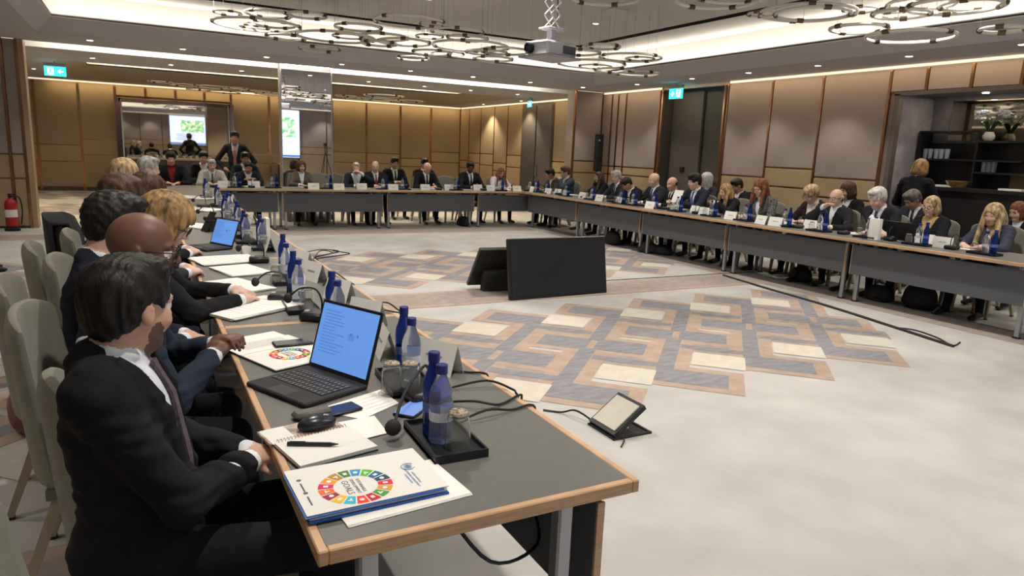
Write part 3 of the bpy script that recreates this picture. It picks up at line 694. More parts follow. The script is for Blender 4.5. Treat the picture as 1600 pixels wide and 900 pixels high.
# ---------------------------------------------------------------- furniture
GREEN = mat('chair_fabric', (.195, .190, .155), .9, noise=.08, nscale=12, bump=.12, bscale=300, sheen=.15, spec=.2)
LEGW = mat('chair_leg_wood', (.38, .32, .24), .5, noise=.1, nscale=10, stretch=(1, 1, .2))
def make_chair():
    root = empty('dining_chair')
    # winged upholstered back: outer and inner shell on a grid
    nu, nv = 14, 12; vs = []
    def P(s, t, side):
        z = .40 + t * (.59 - .05 * abs(s) ** 2.5); w = .250 + .012 * math.sin(PI * t) - .035 * t
        wrap = .065 * abs(s) ** 2.2 * (1 - .25 * t)
        th = .068 * (1 - .25 * t) * (1 - .55 * abs(s) ** 6) * (1 if t < .93 else .62)
        x = -.215 - .070 * t + wrap
        return (x - (th if side else 0), s * w, z)
    b = MB(); g = [[[None] * (nv + 1) for _ in range(nu + 1)] for _ in (0, 1)]
    for side in (0, 1):
        for i in range(nu + 1):
            for j in range(nv + 1): g[side][i][j] = len(vs); vs.append(P(-1 + 2 * i / nu, j / nv, side))
    fs = []
    for i in range(nu):
        for j in range(nv):
            fs.append((g[0][i][j], g[0][i + 1][j], g[0][i + 1][j + 1], g[0][i][j + 1])); fs.append((g[1][i][j], g[1][i][j + 1], g[1][i + 1][j + 1], g[1][i + 1][j]))
    for j in range(nv):
        fs.append((g[0][0][j], g[0][0][j + 1], g[1][0][j + 1], g[1][0][j])); fs.append((g[0][nu][j], g[1][nu][j], g[1][nu][j + 1], g[0][nu][j + 1]))
    for i in range(nu):
        fs.append((g[0][i][nv], g[0][i + 1][nv], g[1][i + 1][nv], g[1][i][nv])); fs.append((g[0][i][0], g[1][i][0], g[1][i + 1][0], g[0][i + 1][0]))
    o = b.add(vs, fs).build('backrest', GREEN, root, True)
    md = o.modifiers.new('s', 'SUBSURF'); md.levels = md.render_levels = 1
    se = MB().box((.0, 0, .425), (.47, .46, .09), b=.03).build('seat', GREEN, root, True)
    MB().box((.0, 0, .365), (.44, .42, .04)).build('seat_frame', GREEN, root)
    for sx in (1, -1):
        for sy in (1, -1):
            x0, y0 = sx * .18, sy * .175; x1, y1 = x0 + (.02 if sx > 0 else -.13), y0 + sy * .012
            b = MB(); c0, c1 = .021, .014
            vs = [(x0 + i * c0, y0 + j * c0, .36) for i, j in ((-1, -1), (1, -1), (1, 1), (-1, 1))] + [(x1 + i * c1, y1 + j * c1, .012) for i, j in ((-1, -1), (1, -1), (1, 1), (-1, 1))]
            b.add(vs, [(0, 1, 2, 3), (7, 6, 5, 4), (0, 4, 5, 1), (1, 5, 6, 2), (2, 6, 7, 3), (3, 7, 4, 0)])
            l = b.build('leg', LEGW, root)
            MB().box((x1, y1, .006), (.03, .03, .012)).build('foot_cap', M_blk, l)
    return root
CH0 = make_chair(); _used = []
def chair(x, y, rz, label, group):
    if not _used: _used.append(1); o = CH0; o.location = (x, y, 0); o.rotation_euler = (0, 0, rz); tag(o, label, 'chair', group); return o
    return tag(copy_tree(CH0, None, (x, y, 0), rz, label, group), cat='chair')
TL_, TD = 1.94, .826
def make_table():
    """runs along local Y, sitters' side at x=0, inner side (with the modesty panel) at x=TD; origin at one end on the floor"""
    root = empty('conference_table'); z = .74
    Bx('tabletop', (TD / 2, TL_ / 2, z - .016), (TD - .044, TL_ - .044, .032), M_lam, root)
    for nm, c, d in (('edging', (.011, TL_ / 2, z - .0165), (.022, TL_ - .004, .035)), ('edging', (TD - .011, TL_ / 2, z - .0165), (.022, TL_ - .004, .035)), ('edging', (TD / 2, .013, z - .0165), (TD - .044, .022, .035)), ('edging', (TD / 2, TL_ - .013, z - .0165), (TD - .044, .022, .035))):
        Bx(nm, c, d, M_wood, root, .003)
    p = Bx('modesty_panel', (TD - .085, TL_ / 2, .50), (.018, TL_ - .10, .34), M_pan, root)
    for y in (.048, TL_ - .048): Bx('panel_edging', (TD - .085, y, .50), (.022, .008, .344), M_wood, p)
    for y in (.10, TL_ - .10):
        for x in (.13, TD - .17):
            l = Bx('leg', (x, y, .355), (.045, .045, .68), M_met, root, .006); Bx('foot_pad', (x, y, .008), (.055, .055, .016), M_blk, l)
        Bx('side_rail', (TD / 2 - .02, y, .68), (TD - .26, .035, .04), M_met, root)
    Bx('cross_rail', (TD / 2, TL_ / 2, .685), (.04, TL_ - .25, .035), M_blk2, root)
    return root
T0 = make_table()
rowl = ['nearest', 'second nearest', 'third from the camera', 'fourth from the camera', 'fifth from the camera', 'farthest']
for i in range(6):
    lb = 'grey wood-edged conference table in the left row, ' + rowl[i]
    if i == 0: T0.location = (.283, 1.312, 0); tag(T0, lb, 'table', 'conference tables of the left row')
    else: tag(copy_tree(T0, None, (.283, 1.312 + TL_ * i, 0), 0, lb, 'conference tables of the left row'), cat='table')
for i in range(6):
    tag(copy_tree(T0, None, (8.015, 12.96 - 1.925 * i, 0), PI, 'grey wood-edged conference table in the right row, ' + rowl[5 - i], 'conference tables of the right row'), cat='table')
for i in range(4):
    tag(copy_tree(T0, None, (.30 + 1.935 * i, 13.79, 0), -PI / 2, ['leftmost', 'second from left', 'third from left', 'rightmost'][i] + ' grey conference table of the far row', 'conference tables of the far row'), cat='table')
# mirrored column
mc = st(Bx('column_core', (3.02, 14.72, 1.6), (.92, .42, 3.2), M_fab)); mc.name = 'wall_column'
Bx('mirror_panel', (3.02, 14.49, 1.62), (.96, .03, 3.2), M_mir, mc); 
for x in (2.53, 3.51): Bx('mirror_edge', (x, 14.48, 1.62), (.02, .05, 3.2), M_met, mc)
# large wall mirror and buffet in the back room
wm = empty('wall_mirror', (1.08, 23.05, .75), 0, 'large mirror in a thick bronze and chrome frame on the far wall', 'mirror')
Bx('mirror_glass', (0, -.03, .92), (2.80, .02, 1.72), mat('mirror_dim', (.62, .58, .52), .02, metal=1.0), wm)
for x in (-1.48, 1.48): Bx('frame_post', (x, -.06, .92), (.14, .14, 1.86), mat('frame_bronze', (.20, .13, .12), .12, metal=1.0), wm); Bx('frame_bead', (x * .945, -.12, .92), (.035, .04, 1.78), M_met, wm)
for z in (1.80, .04): Bx('frame_rail', (0, -.06, z), (2.9, .14, .10), mat('frame_bronze'), wm)
bf = empty('buffet_counter', (1.35, 22.1, 0), 0, 'long pale buffet counter with cups below the large mirror', 'counter')
Bx('counter_top', (0, 0, .98), (3.2, .7, .05), mat('counter_top', (.55, .45, .32), .4), bf); Bx('counter_body', (0, .02, .48), (3.0, .6, .95), mat('counter_body', (.10, .085, .06), .6), bf)
cupm = mat('porcelain', (.72, .70, .66), .25)
for i in range(14):
    o = MB().lathe([(.0, 0), (.03, 0), (.045, .07), (.042, .07), (.028, .008), (0, .008)], 12).build('coffee_cup', cupm, None, True, loc=(.15 + .17 * i, 21.95 + .12 * (i % 3), 1.006)); tag(o, 'white coffee cup standing on the buffet counter', 'cup', 'cups on the buffet counter')
# buffet seen beyond the column, side table in niche
sd_ = empty('side_table', (4.15, 22.3, 0), 0, 'small serving table with glasses left of the mirrored column', 'table'); Bx('table_top', (0, 0, .92), (.8, .5, .04), cupm, sd_); Bx('table_base', (0, 0, .45), (.7, .42, .9), M_door, sd_)
# exit signs
M_exit = mat('exit_glow', (.03, .5, .5), .4, emit=(.03, .62, .62), es=1.6); M_exw = mat('exit_white', (.8, 1, .95), .4, emit=(.7, 1, .95), es=2.2)
def exit_sign(p, rz, w, label):
    r = empty('exit_sign', p, rz, label, 'sign'); h = w * .5
    Bx('sign_plate', (0, 0, -h / 2 - .10), (w, .02, h), M_exit, r); Bx('housing', (0, 0, -.06), (w * 1.02, .05, .06), M_met, r); Bx('hanger', (0, 0, -.015), (.02, .02, .03), M_met, r)
    for sy in (-1, 1):
        y = sy * .0115; b = MB(); zc = -h / 2 - .10
        b.box((-w * .22, y, zc), (w * .30, .002, h * .72)); b.build('door_symbol', M_exw, r)
        b = MB(); b.box((-w * .20, y * 1.15, zc + .25 * h), (h * .14, .002, h * .14)); b.box((-w * .22, y * 1.15, zc + .04 * h), (h * .16, .002, h * .26), M=None)
        b.tube([(-w * .22, y * 1.15, zc - .08 * h), (-w * .13, y * 1.15, zc - .2 * h), (-w * .10, y * 1.15, zc - .33 * h)], h * .045, 4); b.tube([(-w * .24, y * 1.15, zc - .08 * h), (-w * .31, y * 1.15, zc - .26 * h)], h * .045, 4)
        b.tube([(-w * .22, y * 1.15, zc + .12 * h), (-w * .10, y * 1.15, zc + .06 * h)], h * .035, 4); b.build('running_figure', M_exit, r)
        b = MB(); b.box((w * .24, y * 1.15, zc), (w * .26, .002, h * .12)); b.add([(w * .12, y * 1.15, zc + .001), (w * .24, y * 1.15, zc + h * .25), (w * .24, y * 1.15, zc - h * .25)], [(0, 1, 2), (2, 1, 0)]); b.build('arrow', M_exw, r)
exit_sign((9.35, 10.95, 3.0), R90, .38, 'glowing green exit sign hanging before the dark double door')
exit_sign(atZ(85, 96, 3.0), .0, .38, 'glowing green exit sign hanging at the far left of the back room')
exit_sign(atZ(828, 152, 3.0) , R90 * .9, .30, 'small green exit sign seen in the back room right of the projector')
# downlights
def downlight(p, lab, grp):
    r = empty('downlight', (p[0], p[1], p[2]), 0, lab, 'ceiling light', grp)
    MB().lathe([(.062, 0), (.062, -.006), (.045, -.008), (.045, 0)], 16).build('trim_ring', M_ceil, r, True); MB().lathe([(.044, -.002), (.044, -.004)], 14).build('diffuser', M_lamp, r)
    return r
dlp = None
for pts, z, lab, grp in ((DL_MAIN, 3.0, 'small round downlight recessed in the grey soffit around the tables', 'downlights of the soffit'), (DL_MID, 3.57, 'small round downlight recessed in the raised centre ceiling', 'downlights of the centre ceiling'), (DL_BACK, 3.0, 'small round downlight recessed in the ceiling of the back room', 'downlights of the back room')):
    for x, y in pts:
        if dlp is None: dlp = downlight((x, y, z), lab, grp)
        else: tag(copy_tree(dlp, None, (x, y, z), 0, lab, grp), cat='ceiling light')
# ring chandeliers
M_ring = mat('ring_glass_rod', (.74, .71, .64), .2, metal=.0, bump=.4, bscale=120)
M_cab = mat('hanging_wire', (.25, .24, .22), .5)
def chandelier(label, rings, top):
    c = [atZ(u, v, z) for u, v, wd, z in rings]; m = sum(c, Vector()) / len(c)
    root = empty('ring_chandelier', (m.x, m.y, top), 0, label, 'chandelier')
    random.seed(int(m.x * 100))
    for (u, v, wd, z), p in zip(rings, c):
        dep = (p - Vector((0, 0, CH))).dot(_f); r = wd / 2 * dep / F; q = p - root.location
        ph = random.random() * 6; th = .016 if wd > 50 else .012
        rg = MB().tube([(q.x + r * math.cos(t), q.y + r * math.sin(t), q.z) for t in [2 * PI * i / 32 for i in range(32)]], th, 7, closed=True).build('ring', M_ring, root, True)
        for k in range(4):
            a = ph + 2 * PI * k / 4 + random.uniform(-.3, .3); j = (q.x + r * math.cos(a), q.y + r * math.sin(a), q.z); dx, dy = -math.sin(a) * .03, math.cos(a) * .03
            MB().tube([(j[0] - dx, j[1] - dy, j[2]), (j[0] + dx, j[1] + dy, j[2])], th * 1.45, 8).build('joint', mat('joint_metal', (.13, .10, .07), .3, metal=.8), rg)
        for k in range(2):
            a = ph + PI * k; MB().tube([(q.x + r * math.cos(a), q.y + r * math.sin(a), q.z), (q.x + r * math.cos(a), q.y + r * math.sin(a), 0)], .0016, 3).build('wire', M_cab, rg)
    Bx('ceiling_plate', (0, 0, -.006), (.3, .3, .012), M_ceilg, root)
chandelier('hanging chandelier of rings at the far left of the white cove', [(402, 39, 130, 2.95), (398, 42, 44, 3.0), (425, 38, 70, 3.05), (356, 20, 40, 3.05), (420, 22, 70, 3.1), (480, 24, 60, 3.1), (446, 58, 60, 2.85)], 3.57)
chandelier('hanging chandelier of rings in the middle of the far cove, left of the projector', [(560, 43, 72, 3.0), (525, 58, 118, 2.9), (600, 58, 74, 2.95), (545, 57, 50, 2.98), (592, 68, 56, 2.85), (500, 77, 60, 2.8), (640, 34, 110, 3.05), (675, 38, 36, 3.05), (632, 66, 80, 2.88)], 3.57)
chandelier('hanging chandelier of rings just left of the white projector', [(671, 57, 42, 3.0), (730, 60, 62, 2.98), (735, 72, 118, 2.9), (760, 82, 62, 2.85), (700, 84, 50, 2.85), (645, 91, 50, 2.8), (790, 80, 80, 2.88), (675, 82, 60, 2.82), (770, 92, 60, 2.8), (715, 50, 80, 3.05)], 3.57)
chandelier('hanging chandelier of rings just right of the white projector', [(905, 82, 64, 2.95), (940, 73, 58, 3.0), (925, 100, 104, 2.85), (985, 90, 96, 2.9), (1000, 92, 44, 2.92), (996, 115, 66, 2.8), (930, 104, 50, 2.82), (960, 110, 60, 2.8)], 3.57)
chandelier('ring chandelier cut by the top edge of the photo right of the projector', [(945, -4, 110, 3.0), (1120, 0, 125, 2.95), (1150, -8, 120, 3.05), (1190, 22, 40, 3.0)], 3.57)
chandelier('large ring chandelier hanging nearest at the top right', [(1262, 20, 142, 2.95), (1270, 22, 110, 2.9), (1345, 15, 50, 3.0), (1408, 22, 80, 2.9), (1342, 45, 84, 2.85), (1422, 57, 126, 2.75), (1490, 10, 130, 2.9), (1440, 6, 94, 2.98), (1520, 8, 90, 2.95), (1566, 46, 60, 2.75), (1395, 16, 40, 2.95)], 3.57)
def small_rings(label, pts, z0):
    chandelier(label, [(u, v, 34 + 14 * (i % 3), z0 + .04 * (i % 4)) for i, (u, v) in enumerate(pts)], 3.48)
small_rings('distant ring chandelier in the back room left of the mirrored column', [(250, 128), (290, 133), (330, 136), (370, 138), (400, 143), (430, 147), (310, 140), (350, 144)], 2.72)
small_rings('distant ring chandelier in the back room right of the mirrored column', [(540, 150), (560, 154), (590, 156), (615, 158), (640, 158), (600, 150)], 2.72)
# projector on a scissor lift
pc = Vector((3.93, 6.65, 2.565))
pj = empty('projector', pc, .27, 'white ceiling projector on a scissor lift with its lens to the left', 'projector')
M_pj = mat('projector_white', (.62, .62, .66), .4); M_pj2 = mat('projector_grey', (.42, .42, .45), .5)
MB().box((0, 0, .068), (.46, .34, .15), b=.02).build('body', M_pj, pj); Bx('base_plate', (-.03, -.02, -.018), (.52, .42, .02), M_pj2, pj)
MB().lathe([(.055, 0), (.055, .05), (.042, .06), (.038, .045), (.0, .045)], 20, M=T(-.225, .07, .07) @ Matrix.Rotation(-PI / 2, 4, 'Y')).build('lens', M_blk, pj, True)
MB().sphere((-.265, .07, .07), (.012, .034, .034)).build('lens_glass', mat('lens_glass', (.05, .07, .12), .02), pj, True)
vg = Bx('vent_grille', (.10, -.172, .065), (.20, .006, .085), M_pj2, pj)
for i in range(11): Bx('vent_slat', (.012 + .0175 * i, -.177, .065), (.006, .006, .080), M_blk2, vg)
MB().box((0, 0, .20), (.07, .07, .16)).box((0, 0, .28), (.24, .16, .02), b=.005).build('mount', M_pj, pj)
b = MB(); zt = .94; n = 5; h = (zt - .29) / n
for i in range(n):
    z0 = .29 + h * i
    for y in (-.05, .05):
        b.tube([(-.07, y, z0), (.07, y, z0 + h)], .007, 5); b.tube([(.07, y, z0), (-.07, y, z0 + h)], .007, 5)
b.build('scissor_arm', M_pj, pj); Bx('ceiling_bracket', (0, 0, .95), (.22, .16, .02), M_pj, pj)
MB().tube(spl([(.06, .03, .2), (.13, .05, .45), (.10, .04, .7), (.04, 0, .94)]), .008, 6).build('cable', M_blk, pj)
# presentation screens on the front wall (seen in the mirrors)
def screen(x0, x1, z0, z1, label):
    r = empty('display_screen', ((x0 + x1) / 2, YF + .10, z0), 0, label, 'screen'); w_, h_ = x1 - x0, z1 - z0
    Bx('bezel', (0, 0, h_ / 2), (w_ + .06, .05, h_ + .06), M_blk, r); Bx('display_panel', (0, .03, h_ / 2), (w_, .006, h_), mat('screen_white', (.2, .2, .2), .4, emit=(.62, .72, 1.0), es=1.5), r)
    gm = mat('screen_map', (.1, .3, .1), .5, noise=0, emit=(.25, .55, .22), es=1.4)
    if not gm.get('d'):
        gm['d'] = 1; N = gm.node_tree.nodes; n = N.new('ShaderNodeTexNoise'); n.inputs['Scale'].default_value = 9; cr = N.new('ShaderNodeValToRGB'); cr.color_ramp.elements[0].color = (.08, .35, .15, 1); cr.color_ramp.elements[1].color = (.75, .85, .65, 1); cr.color_ramp.elements[0].position = .4; cr.color_ramp.elements[1].position = .6
        tc = N.new('ShaderNodeTexCoord'); gm.node_tree.links.new(tc.outputs['Object'], n.inputs['Vector']); gm.node_tree.links.new(n.outputs['Fac'], cr.inputs[0]); gm.node_tree.links.new(cr.outputs[0], N['Principled BSDF'].inputs['Emission Color'])
    Bx('map_picture', (.1 * w_, .036, h_ * .64), (w_ * .62, .004, h_ * .42), gm, r)
    b = MB()
    for i in range(5): b.box((-.1 * w_, .036, h_ * (.36 - .05 * i)), (w_ * (.5 - .05 * (i % 3)), .004, .02))
    b.build('text_lines', mat('screen_text', (.1, .2, .4), .5), r)
    Bx('footer_bar', (0, .036, .06), (w_, .004, .08), mat('screen_blue', (.02, .1, .4), .5, emit=(.02, .12, .5), es=1), r)
screen(1.85, 3.95, 1.2, 3.0 - .1, 'bright display screen with green map on the wall behind the camera, left one')
screen(4.4, 6.15, .95, 2.9, 'bright display screen with green map on the wall behind the camera, right one')
# floor monitors in the middle of the carpet
fm = empty('floor_monitor', (4.03, 6.28, 0), 0, 'large black floor monitor facing the camera in the middle of the carpet', 'monitor')
a_, b_ = atZ(798, 471, .0), atZ(949, 458, .0)
fm.location = ((a_.x + b_.x) / 2, (a_.y + b_.y) / 2, 0); ang = math.atan2(b_.y - a_.y, b_.x - a_.x); fm.rotation_euler = (0, 0, ang); wd = (b_ - a_).length
Mt = Matrix.Rotation(-.16, 4, 'X')
MB().box((0, .03, .335), (wd, .05, .66), b=.008, M=Mt).build('screen_housing', M_blk, fm); MB().box((0, .0035, .335), (wd - .05, .006, .60), M=Mt).build('screen_glass', mat('screen_off', (.008, .008, .012), .6), fm)
MB().box((0, .30, .22), (wd * .5, .40, .03), M=Matrix.Rotation(.0, 4, 'X')).build('stand', M_blk, fm)
fm2 = empty('floor_monitor', (0, 0, 0), 0, 'second black floor monitor tilted away behind the first, facing left', 'monitor')
fm2.location = fm.location + Vector((-.18, .66, 0)); fm2.rotation_euler = (0, 0, ang + PI - .15)
MB().box((0, .0, .32), (wd * 1.0, .05, .62), b=.008, M=T(0, 0, .05) @ Matrix.Rotation(-.72, 4, 'X')).build('screen_housing', M_blk, fm2); MB().box((0, .16, .16), (wd * .8, .10, .30)).build('stand', M_blk2, fm2)
# floor box with raised carpeted lid
p = [atZ(*q, 0.0) for q in ((925, 662), (960, 688), (1015, 677))]
fb = empty('floor_box', (p[1].x, p[1].y, 0), math.atan2(p[2].y - p[1].y, p[2].x - p[1].x), 'open floor box with raised carpet-topped lid and black cables', 'floor box')
wv = (p[2] - p[1]).length; dv = (p[0] - p[1]).length * .95
Bx('box_opening', (wv / 2, dv / 2, .003), (wv, dv, .006), M_blk, fb)
for c, d in (((wv / 2, 0, .006), (wv + .02, .015, .012)), ((wv / 2, dv, .006), (wv + .02, .015, .012)), ((0, dv / 2, .006), (.015, dv, .012)), ((wv, dv / 2, .006), (.015, dv, .012))): Bx('rim', c, d, M_blk2, fb)
Ml = T(0, dv / 2, .02) @ Matrix.Rotation(-.62, 4, 'Y')
MB().box((wv * .5, 0, 0), (wv * 1.0, dv, .03), M=Ml).build('lid', M_blk, fb); MB().box((wv * .5, 0, .019), (wv * .82, dv * .86, .008), M=Ml).build('lid_carpet', M_car2, fb)
for i in range(2): Bx('socket', (wv * (.3 + .3 * i), dv * .5, .008), (.05, .05, .006), M_pj2, fb)
MB().tube(spl([(.02, dv * .9, .02), (-.02, dv + .12, .05), (-.06, dv + .22, .01), (-.14, dv + .30, .008)]), .006, 6).build('cable', M_blk, fb)
MB().tube(spl([(.06, .01, .01), (.02, -.06, .02), (-.03, -.10, .008)]), .005, 6).build('cable', M_blk, fb)
# fire extinguisher
fe = empty('fire_extinguisher', atZ(22, 359, 0), 0, 'red fire extinguisher on a black stand against the left partition wall', 'fire extinguisher')
fe.location.y -= .12
M_red = mat('extinguisher_red', (.42, .02, .015), .35)
MB().lathe([(.0, .04), (.085, .04), (.085, .42), (.075, .47), (.04, .50), (.025, .52), (0, .52)], 20).build('cylinder', M_red, fe, True); MB().lathe([(.11, 0), (.11, .04), (.088, .05), (.088, .08)], 20).build('stand', M_blk, fe, True)
MB().box((0, 0, .545), (.04, .05, .05)).box((.03, 0, .58), (.12, .02, .015)).box((.03, 0, .555), (.10, .02, .012)).build('valve', M_blk, fe)
MB().tube(spl([(.02, 0, .54), (.12, 0, .53), (.15, 0, .35), (.13, 0, .15), (.12, 0, .10)]), .011, 7).build('hose', M_blk, fe); MB().lathe([(.0855, .22), (.0855, .34)], 20, cap=False).build('instruction_label', M_white, fe, True)
# loudspeaker on a stand in the corner
ls = empty('loudspeaker', (9.42, 13.55, 0), 0, 'slim black loudspeaker on a stand in the far right corner', 'loudspeaker')
p_ = atZ(943, 330, 0)
MB().box((0, 0, 1.62), (.16, .16, .85), b=.02).build('cabinet', M_blk, ls); MB().tube([(0, 0, 0), (0, 0, 1.2)], .018, 8).build('pole', M_blk, ls); MB().lathe([(.2, 0), (.2, .015), (.03, .03)], 16).build('base', M_blk, ls)
MB().sphere((-.05, -.09, 1.9), .025).build('badge', M_met, ls, True)
# handbag beside the chairs
hb = empty('handbag', atZ(55, 672, 0), .3, 'brown red leather handbag on the carpet behind the chairs', 'handbag')
M_bag = mat('bag_leather', (.14, .035, .025), .4, noise=.5, nscale=25, bump=.5, bscale=40)
prims_bag = [ell((0, 0, .13), (.11, .20, .13), k=.02), ell((0, 0, .07), (.10, .19, .07), k=.03)]
sdf_obj('bag_body', prims_bag, .012, [M_bag], hb)
for x in (-.04, .04): MB().tube(spl([(x, -.12, .22), (x, -.09, .36), (x, 0, .41), (x, .09, .36), (x, .12, .22)]), .008, 6).build('handle', M_bag, hb)
# alcove furniture
cs = empty('bar_counter', (10.28, 4.75, 0), 0, 'dark counter in the alcove of the right wall', 'counter'); Bx('counter_top', (-.02, 0, 1.30), (.62, 3.6, .05), M_dark, cs); Bx('counter_body', (0, 0, .64), (.55, 3.5, 1.27), M_dark, cs)
sh = empty('shelf_unit', (10.47, 4.75, 1.33), 0, 'dark open shelf unit with glasses in the alcove', 'shelf')
Bx('back_panel', (.135, 0, .31), (.02, 3.6, .62), M_dark, sh)
for z, y0, y1 in ((.375, .35, 1.78), (.21, -1.78, .95), (.77, .95, 1.78), (.63, -1.78, .95)): Bx('shelf', (-.03, (y0 + y1) / 2, z), (.32, y1 - y0, .025), M_dark, sh)
for y in (-1.78, -.5, .95, 1.78): Bx('divider', (-.03, y, .39 if y > .5 else .32), (.30, .025, .78 if y > .5 else .64), M_dark, sh)
for y, w_ in ((.35, .5), (-.9, .5)): Bx('tan_back_panel', (.12, y, .50 if y < 0 else .11), (.01, w_, .24 if y < 0 else .18), mat('shelf_back_tan', (.30, .20, .10), .5), sh)
M_cg = mat('drinking_glass', (.80, .87, 1.0), .05, trans=.6, ior=1.3)
for k, (u, v, z) in enumerate([(1446, 240, 1.7185), (1454, 240, 1.7185), (1463, 241, 1.7185), (1471, 242, 1.7185), (1480, 242, 1.7185), (1537, 262, 1.5535), (1545, 262, 1.5535), (1553, 262, 1.5535)]):
    X = 10.40; q = atX(u, v, X); o = MB().lathe([(0, 0), (.030, 0), (.036, .14), (.033, .14), (.027, .006), (0, .006)], 14).build('drinking_glass', M_cg, None, True, loc=(X, q.y, z)); tag(o, 'tall clear drinking glass on the dark shelf of the alcove', 'glass', 'glasses on the alcove shelves')
q = atX(1543, 225, 10.35)
op = empty('potted_orchid', (10.35, q.y, 1.975), 0, 'white orchid in a round white pot on the top shelf of the alcove', 'plant')
z0 = -.05
MB().lathe([(.04, z0 + .05), (.07, z0 + .08), (.075, z0 + .12), (.05, z0 + .17), (.04, z0 + .17), (.0, z0 + .15)], 18).build('pot', cupm, op, True)
M_leaf = mat('leaf_green', (.02, .07, .015), .4)
for i in range(6):
    a = i * 1.05; b = MB(); L_ = .24
    for j in range(6):
        t = j / 5; x = L_ * t; zz = z0 + .15 + .16 * math.sin(t * 2.2); w_ = .035 * math.sin(PI * min(.95, t * .9 + .1)); b.v += [(x * math.cos(a) - w_ * math.sin(a), x * math.sin(a) + w_ * math.cos(a), zz), (x * math.cos(a) + w_ * math.sin(a), x * math.sin(a) - w_ * math.cos(a), zz)]
    for j in range(5): b.f.append((2 * j, 2 * j + 1, 2 * j + 3, 2 * j + 2)); b.m.append(0)
    b.build('leaf', M_leaf, op, True)
M_pet = mat('orchid_petal', (.34, .38, .46), .5)
for i in range(3):
    a = i * 2.1 + .4; pth = spl([(0, 0, z0 + .14), (-.02, .05 * math.sin(a), z0 + .30), (-.06, .12 * math.sin(a), z0 + .42), (-.10, .24 * math.sin(a), z0 + .40)])
    MB().tube(pth, .005, 5).build('stem', M_leaf, op)
    for k in range(4):
        c = pth[-1 - 2 * k]; b = MB()
        for m_ in range(5):
            t = m_ * 2 * PI / 5; b.sphere((c.x + .008, c.y + .028 * math.cos(t), c.z + .028 * math.sin(t)), (.006, .017, .017), 7, 5)
        b.build('blossom', M_pet, op, True)
for k, (u, v, nm, lb) in enumerate([(1478, 285, 'paper_stack', 'pale papers lying on the alcove counter by the woman'), (1585, 290, 'paper_stack', 'pale papers lying at the right end of the alcove counter')]):
    q = atX(u, v, 10.1); o = MB().box((0, 0, .012), (.2, .28, .024)).build(nm, M_white, None, loc=(10.1, q.y, 1.3255)); tag(o, lb, 'papers')
q = atX(1497, 280, 10.1); bk = MB().lathe([(0, 0), (.10, 0), (.15, .09), (.14, .09), (.09, .01), (0, .01)], 18).build('serving_bowl', mat('bowl_gold', (.30, .19, .07), .35), None, True, loc=(10.1, q.y, 1.3255)); tag(bk, 'brown golden bowl on the alcove counter', 'bowl')
# tripod with camera
tv = empty('camera_tripod', (6.86, -.5, 0), 0, 'black camera on a tripod mirrored in the column', 'tripod')
for i in range(3):
    a = 2.1 * i + .4; MB().tube([(0, 0, 1.25), (.35 * math.cos(a), .35 * math.sin(a), 0)], .016, 6).build('leg', M_blk, tv)
MB().box((0, 0, 1.54), (.12, .22, .14), b=.01).build('camera_body', M_blk, tv); MB().tube([(0, 0, 1.2), (0, 0, 1.48)], .02, 8).build('neck', M_blk, tv)
# ---------------------------------------------------------------- things on the tables
TZ = .7405
M_bblue = mat('bottle_blue_glass', (.02, .055, .34), .05, trans=.75, ior=1.3); M_bclear = mat('bottle_clear', (.88, .92, 1.0), .04, trans=.9, ior=1.25)
M_capb = mat('bottle_cap_blue', (.01, .02, .16), .4); M_lab = mat('bottle_label', (.75, .80, .88), .6, alpha=.75)
M_tray = mat('tray_black', (.012, .013, .018), .35); M_scr = mat('laptop_screen', (.1, .2, .4), .3, emit=(.09, .22, .55), es=.75)
def mk_bottle(blue):
    r = empty('water_bottle'); m = M_bblue if blue else M_bclear; h = .245 if blue else .225; R = .031 if blue else .034
    MB().lathe([(0, .002), (R * .9, 0), (R, .008), (R, h * .16), (R * .93, h * .30), (R * .93, h * .40), (R, h * .50), (R * .99, h * .60), (R * .88, h * .69), (R * .62, h * .78), (.0155, h * .85), (.0145, h * .88), (.0145, h * .92)], 16).build('bottle_body', m, r, True)
    MB().lathe([(.0170, h * .885), (.0170, h * .99), (.015, h)], 12).build('cap', M_capb, r, True)
    MB().lathe([(R * .95 + .0012, h * .29), (R * .95 + .0012, h * .41)], 16, cap=False).build('label', M_lab if not blue else mat('label_blue', (.10, .16, .45), .5), r, True); return r
def mk_tray():
    r = empty('serving_tray'); MB().box((0, 0, .006), (.155, .275, .010)).build('tray_base', M_tray, r)
    for c, d in (((.0745, 0, .012), (.006, .275, .024)), ((-.0745, 0, .012), (.006, .275, .024)), ((0, .1345, .012), (.145, .006, .024)), ((0, -.1345, .012), (.145, .006, .024))): Bx('tray_rim', c, d, M_tray, r)
    return r
def mk_glass():
    r = empty('tumbler'); MB().lathe([(.036, 0), (.036, .02), (.034, .07), (.028, .095), (.0, .098), (.0, .092), (.026, .089), (.032, .07), (.034, .02), (.034, 0)], 16, cap=False).build('tumbler_body', mat('tumbler_glass', (.92, .93, .90), .03, trans=.95, ior=1.2), r, True)
    MB().lathe([(.0, .099), (.027, .099), (.025, .103), (0, .103)], 16).build('paper_cover', mat('doily_brown', (.10, .07, .035), .7, noise=.9, nscale=120, col2=(.6, .5, .35)), r); return r
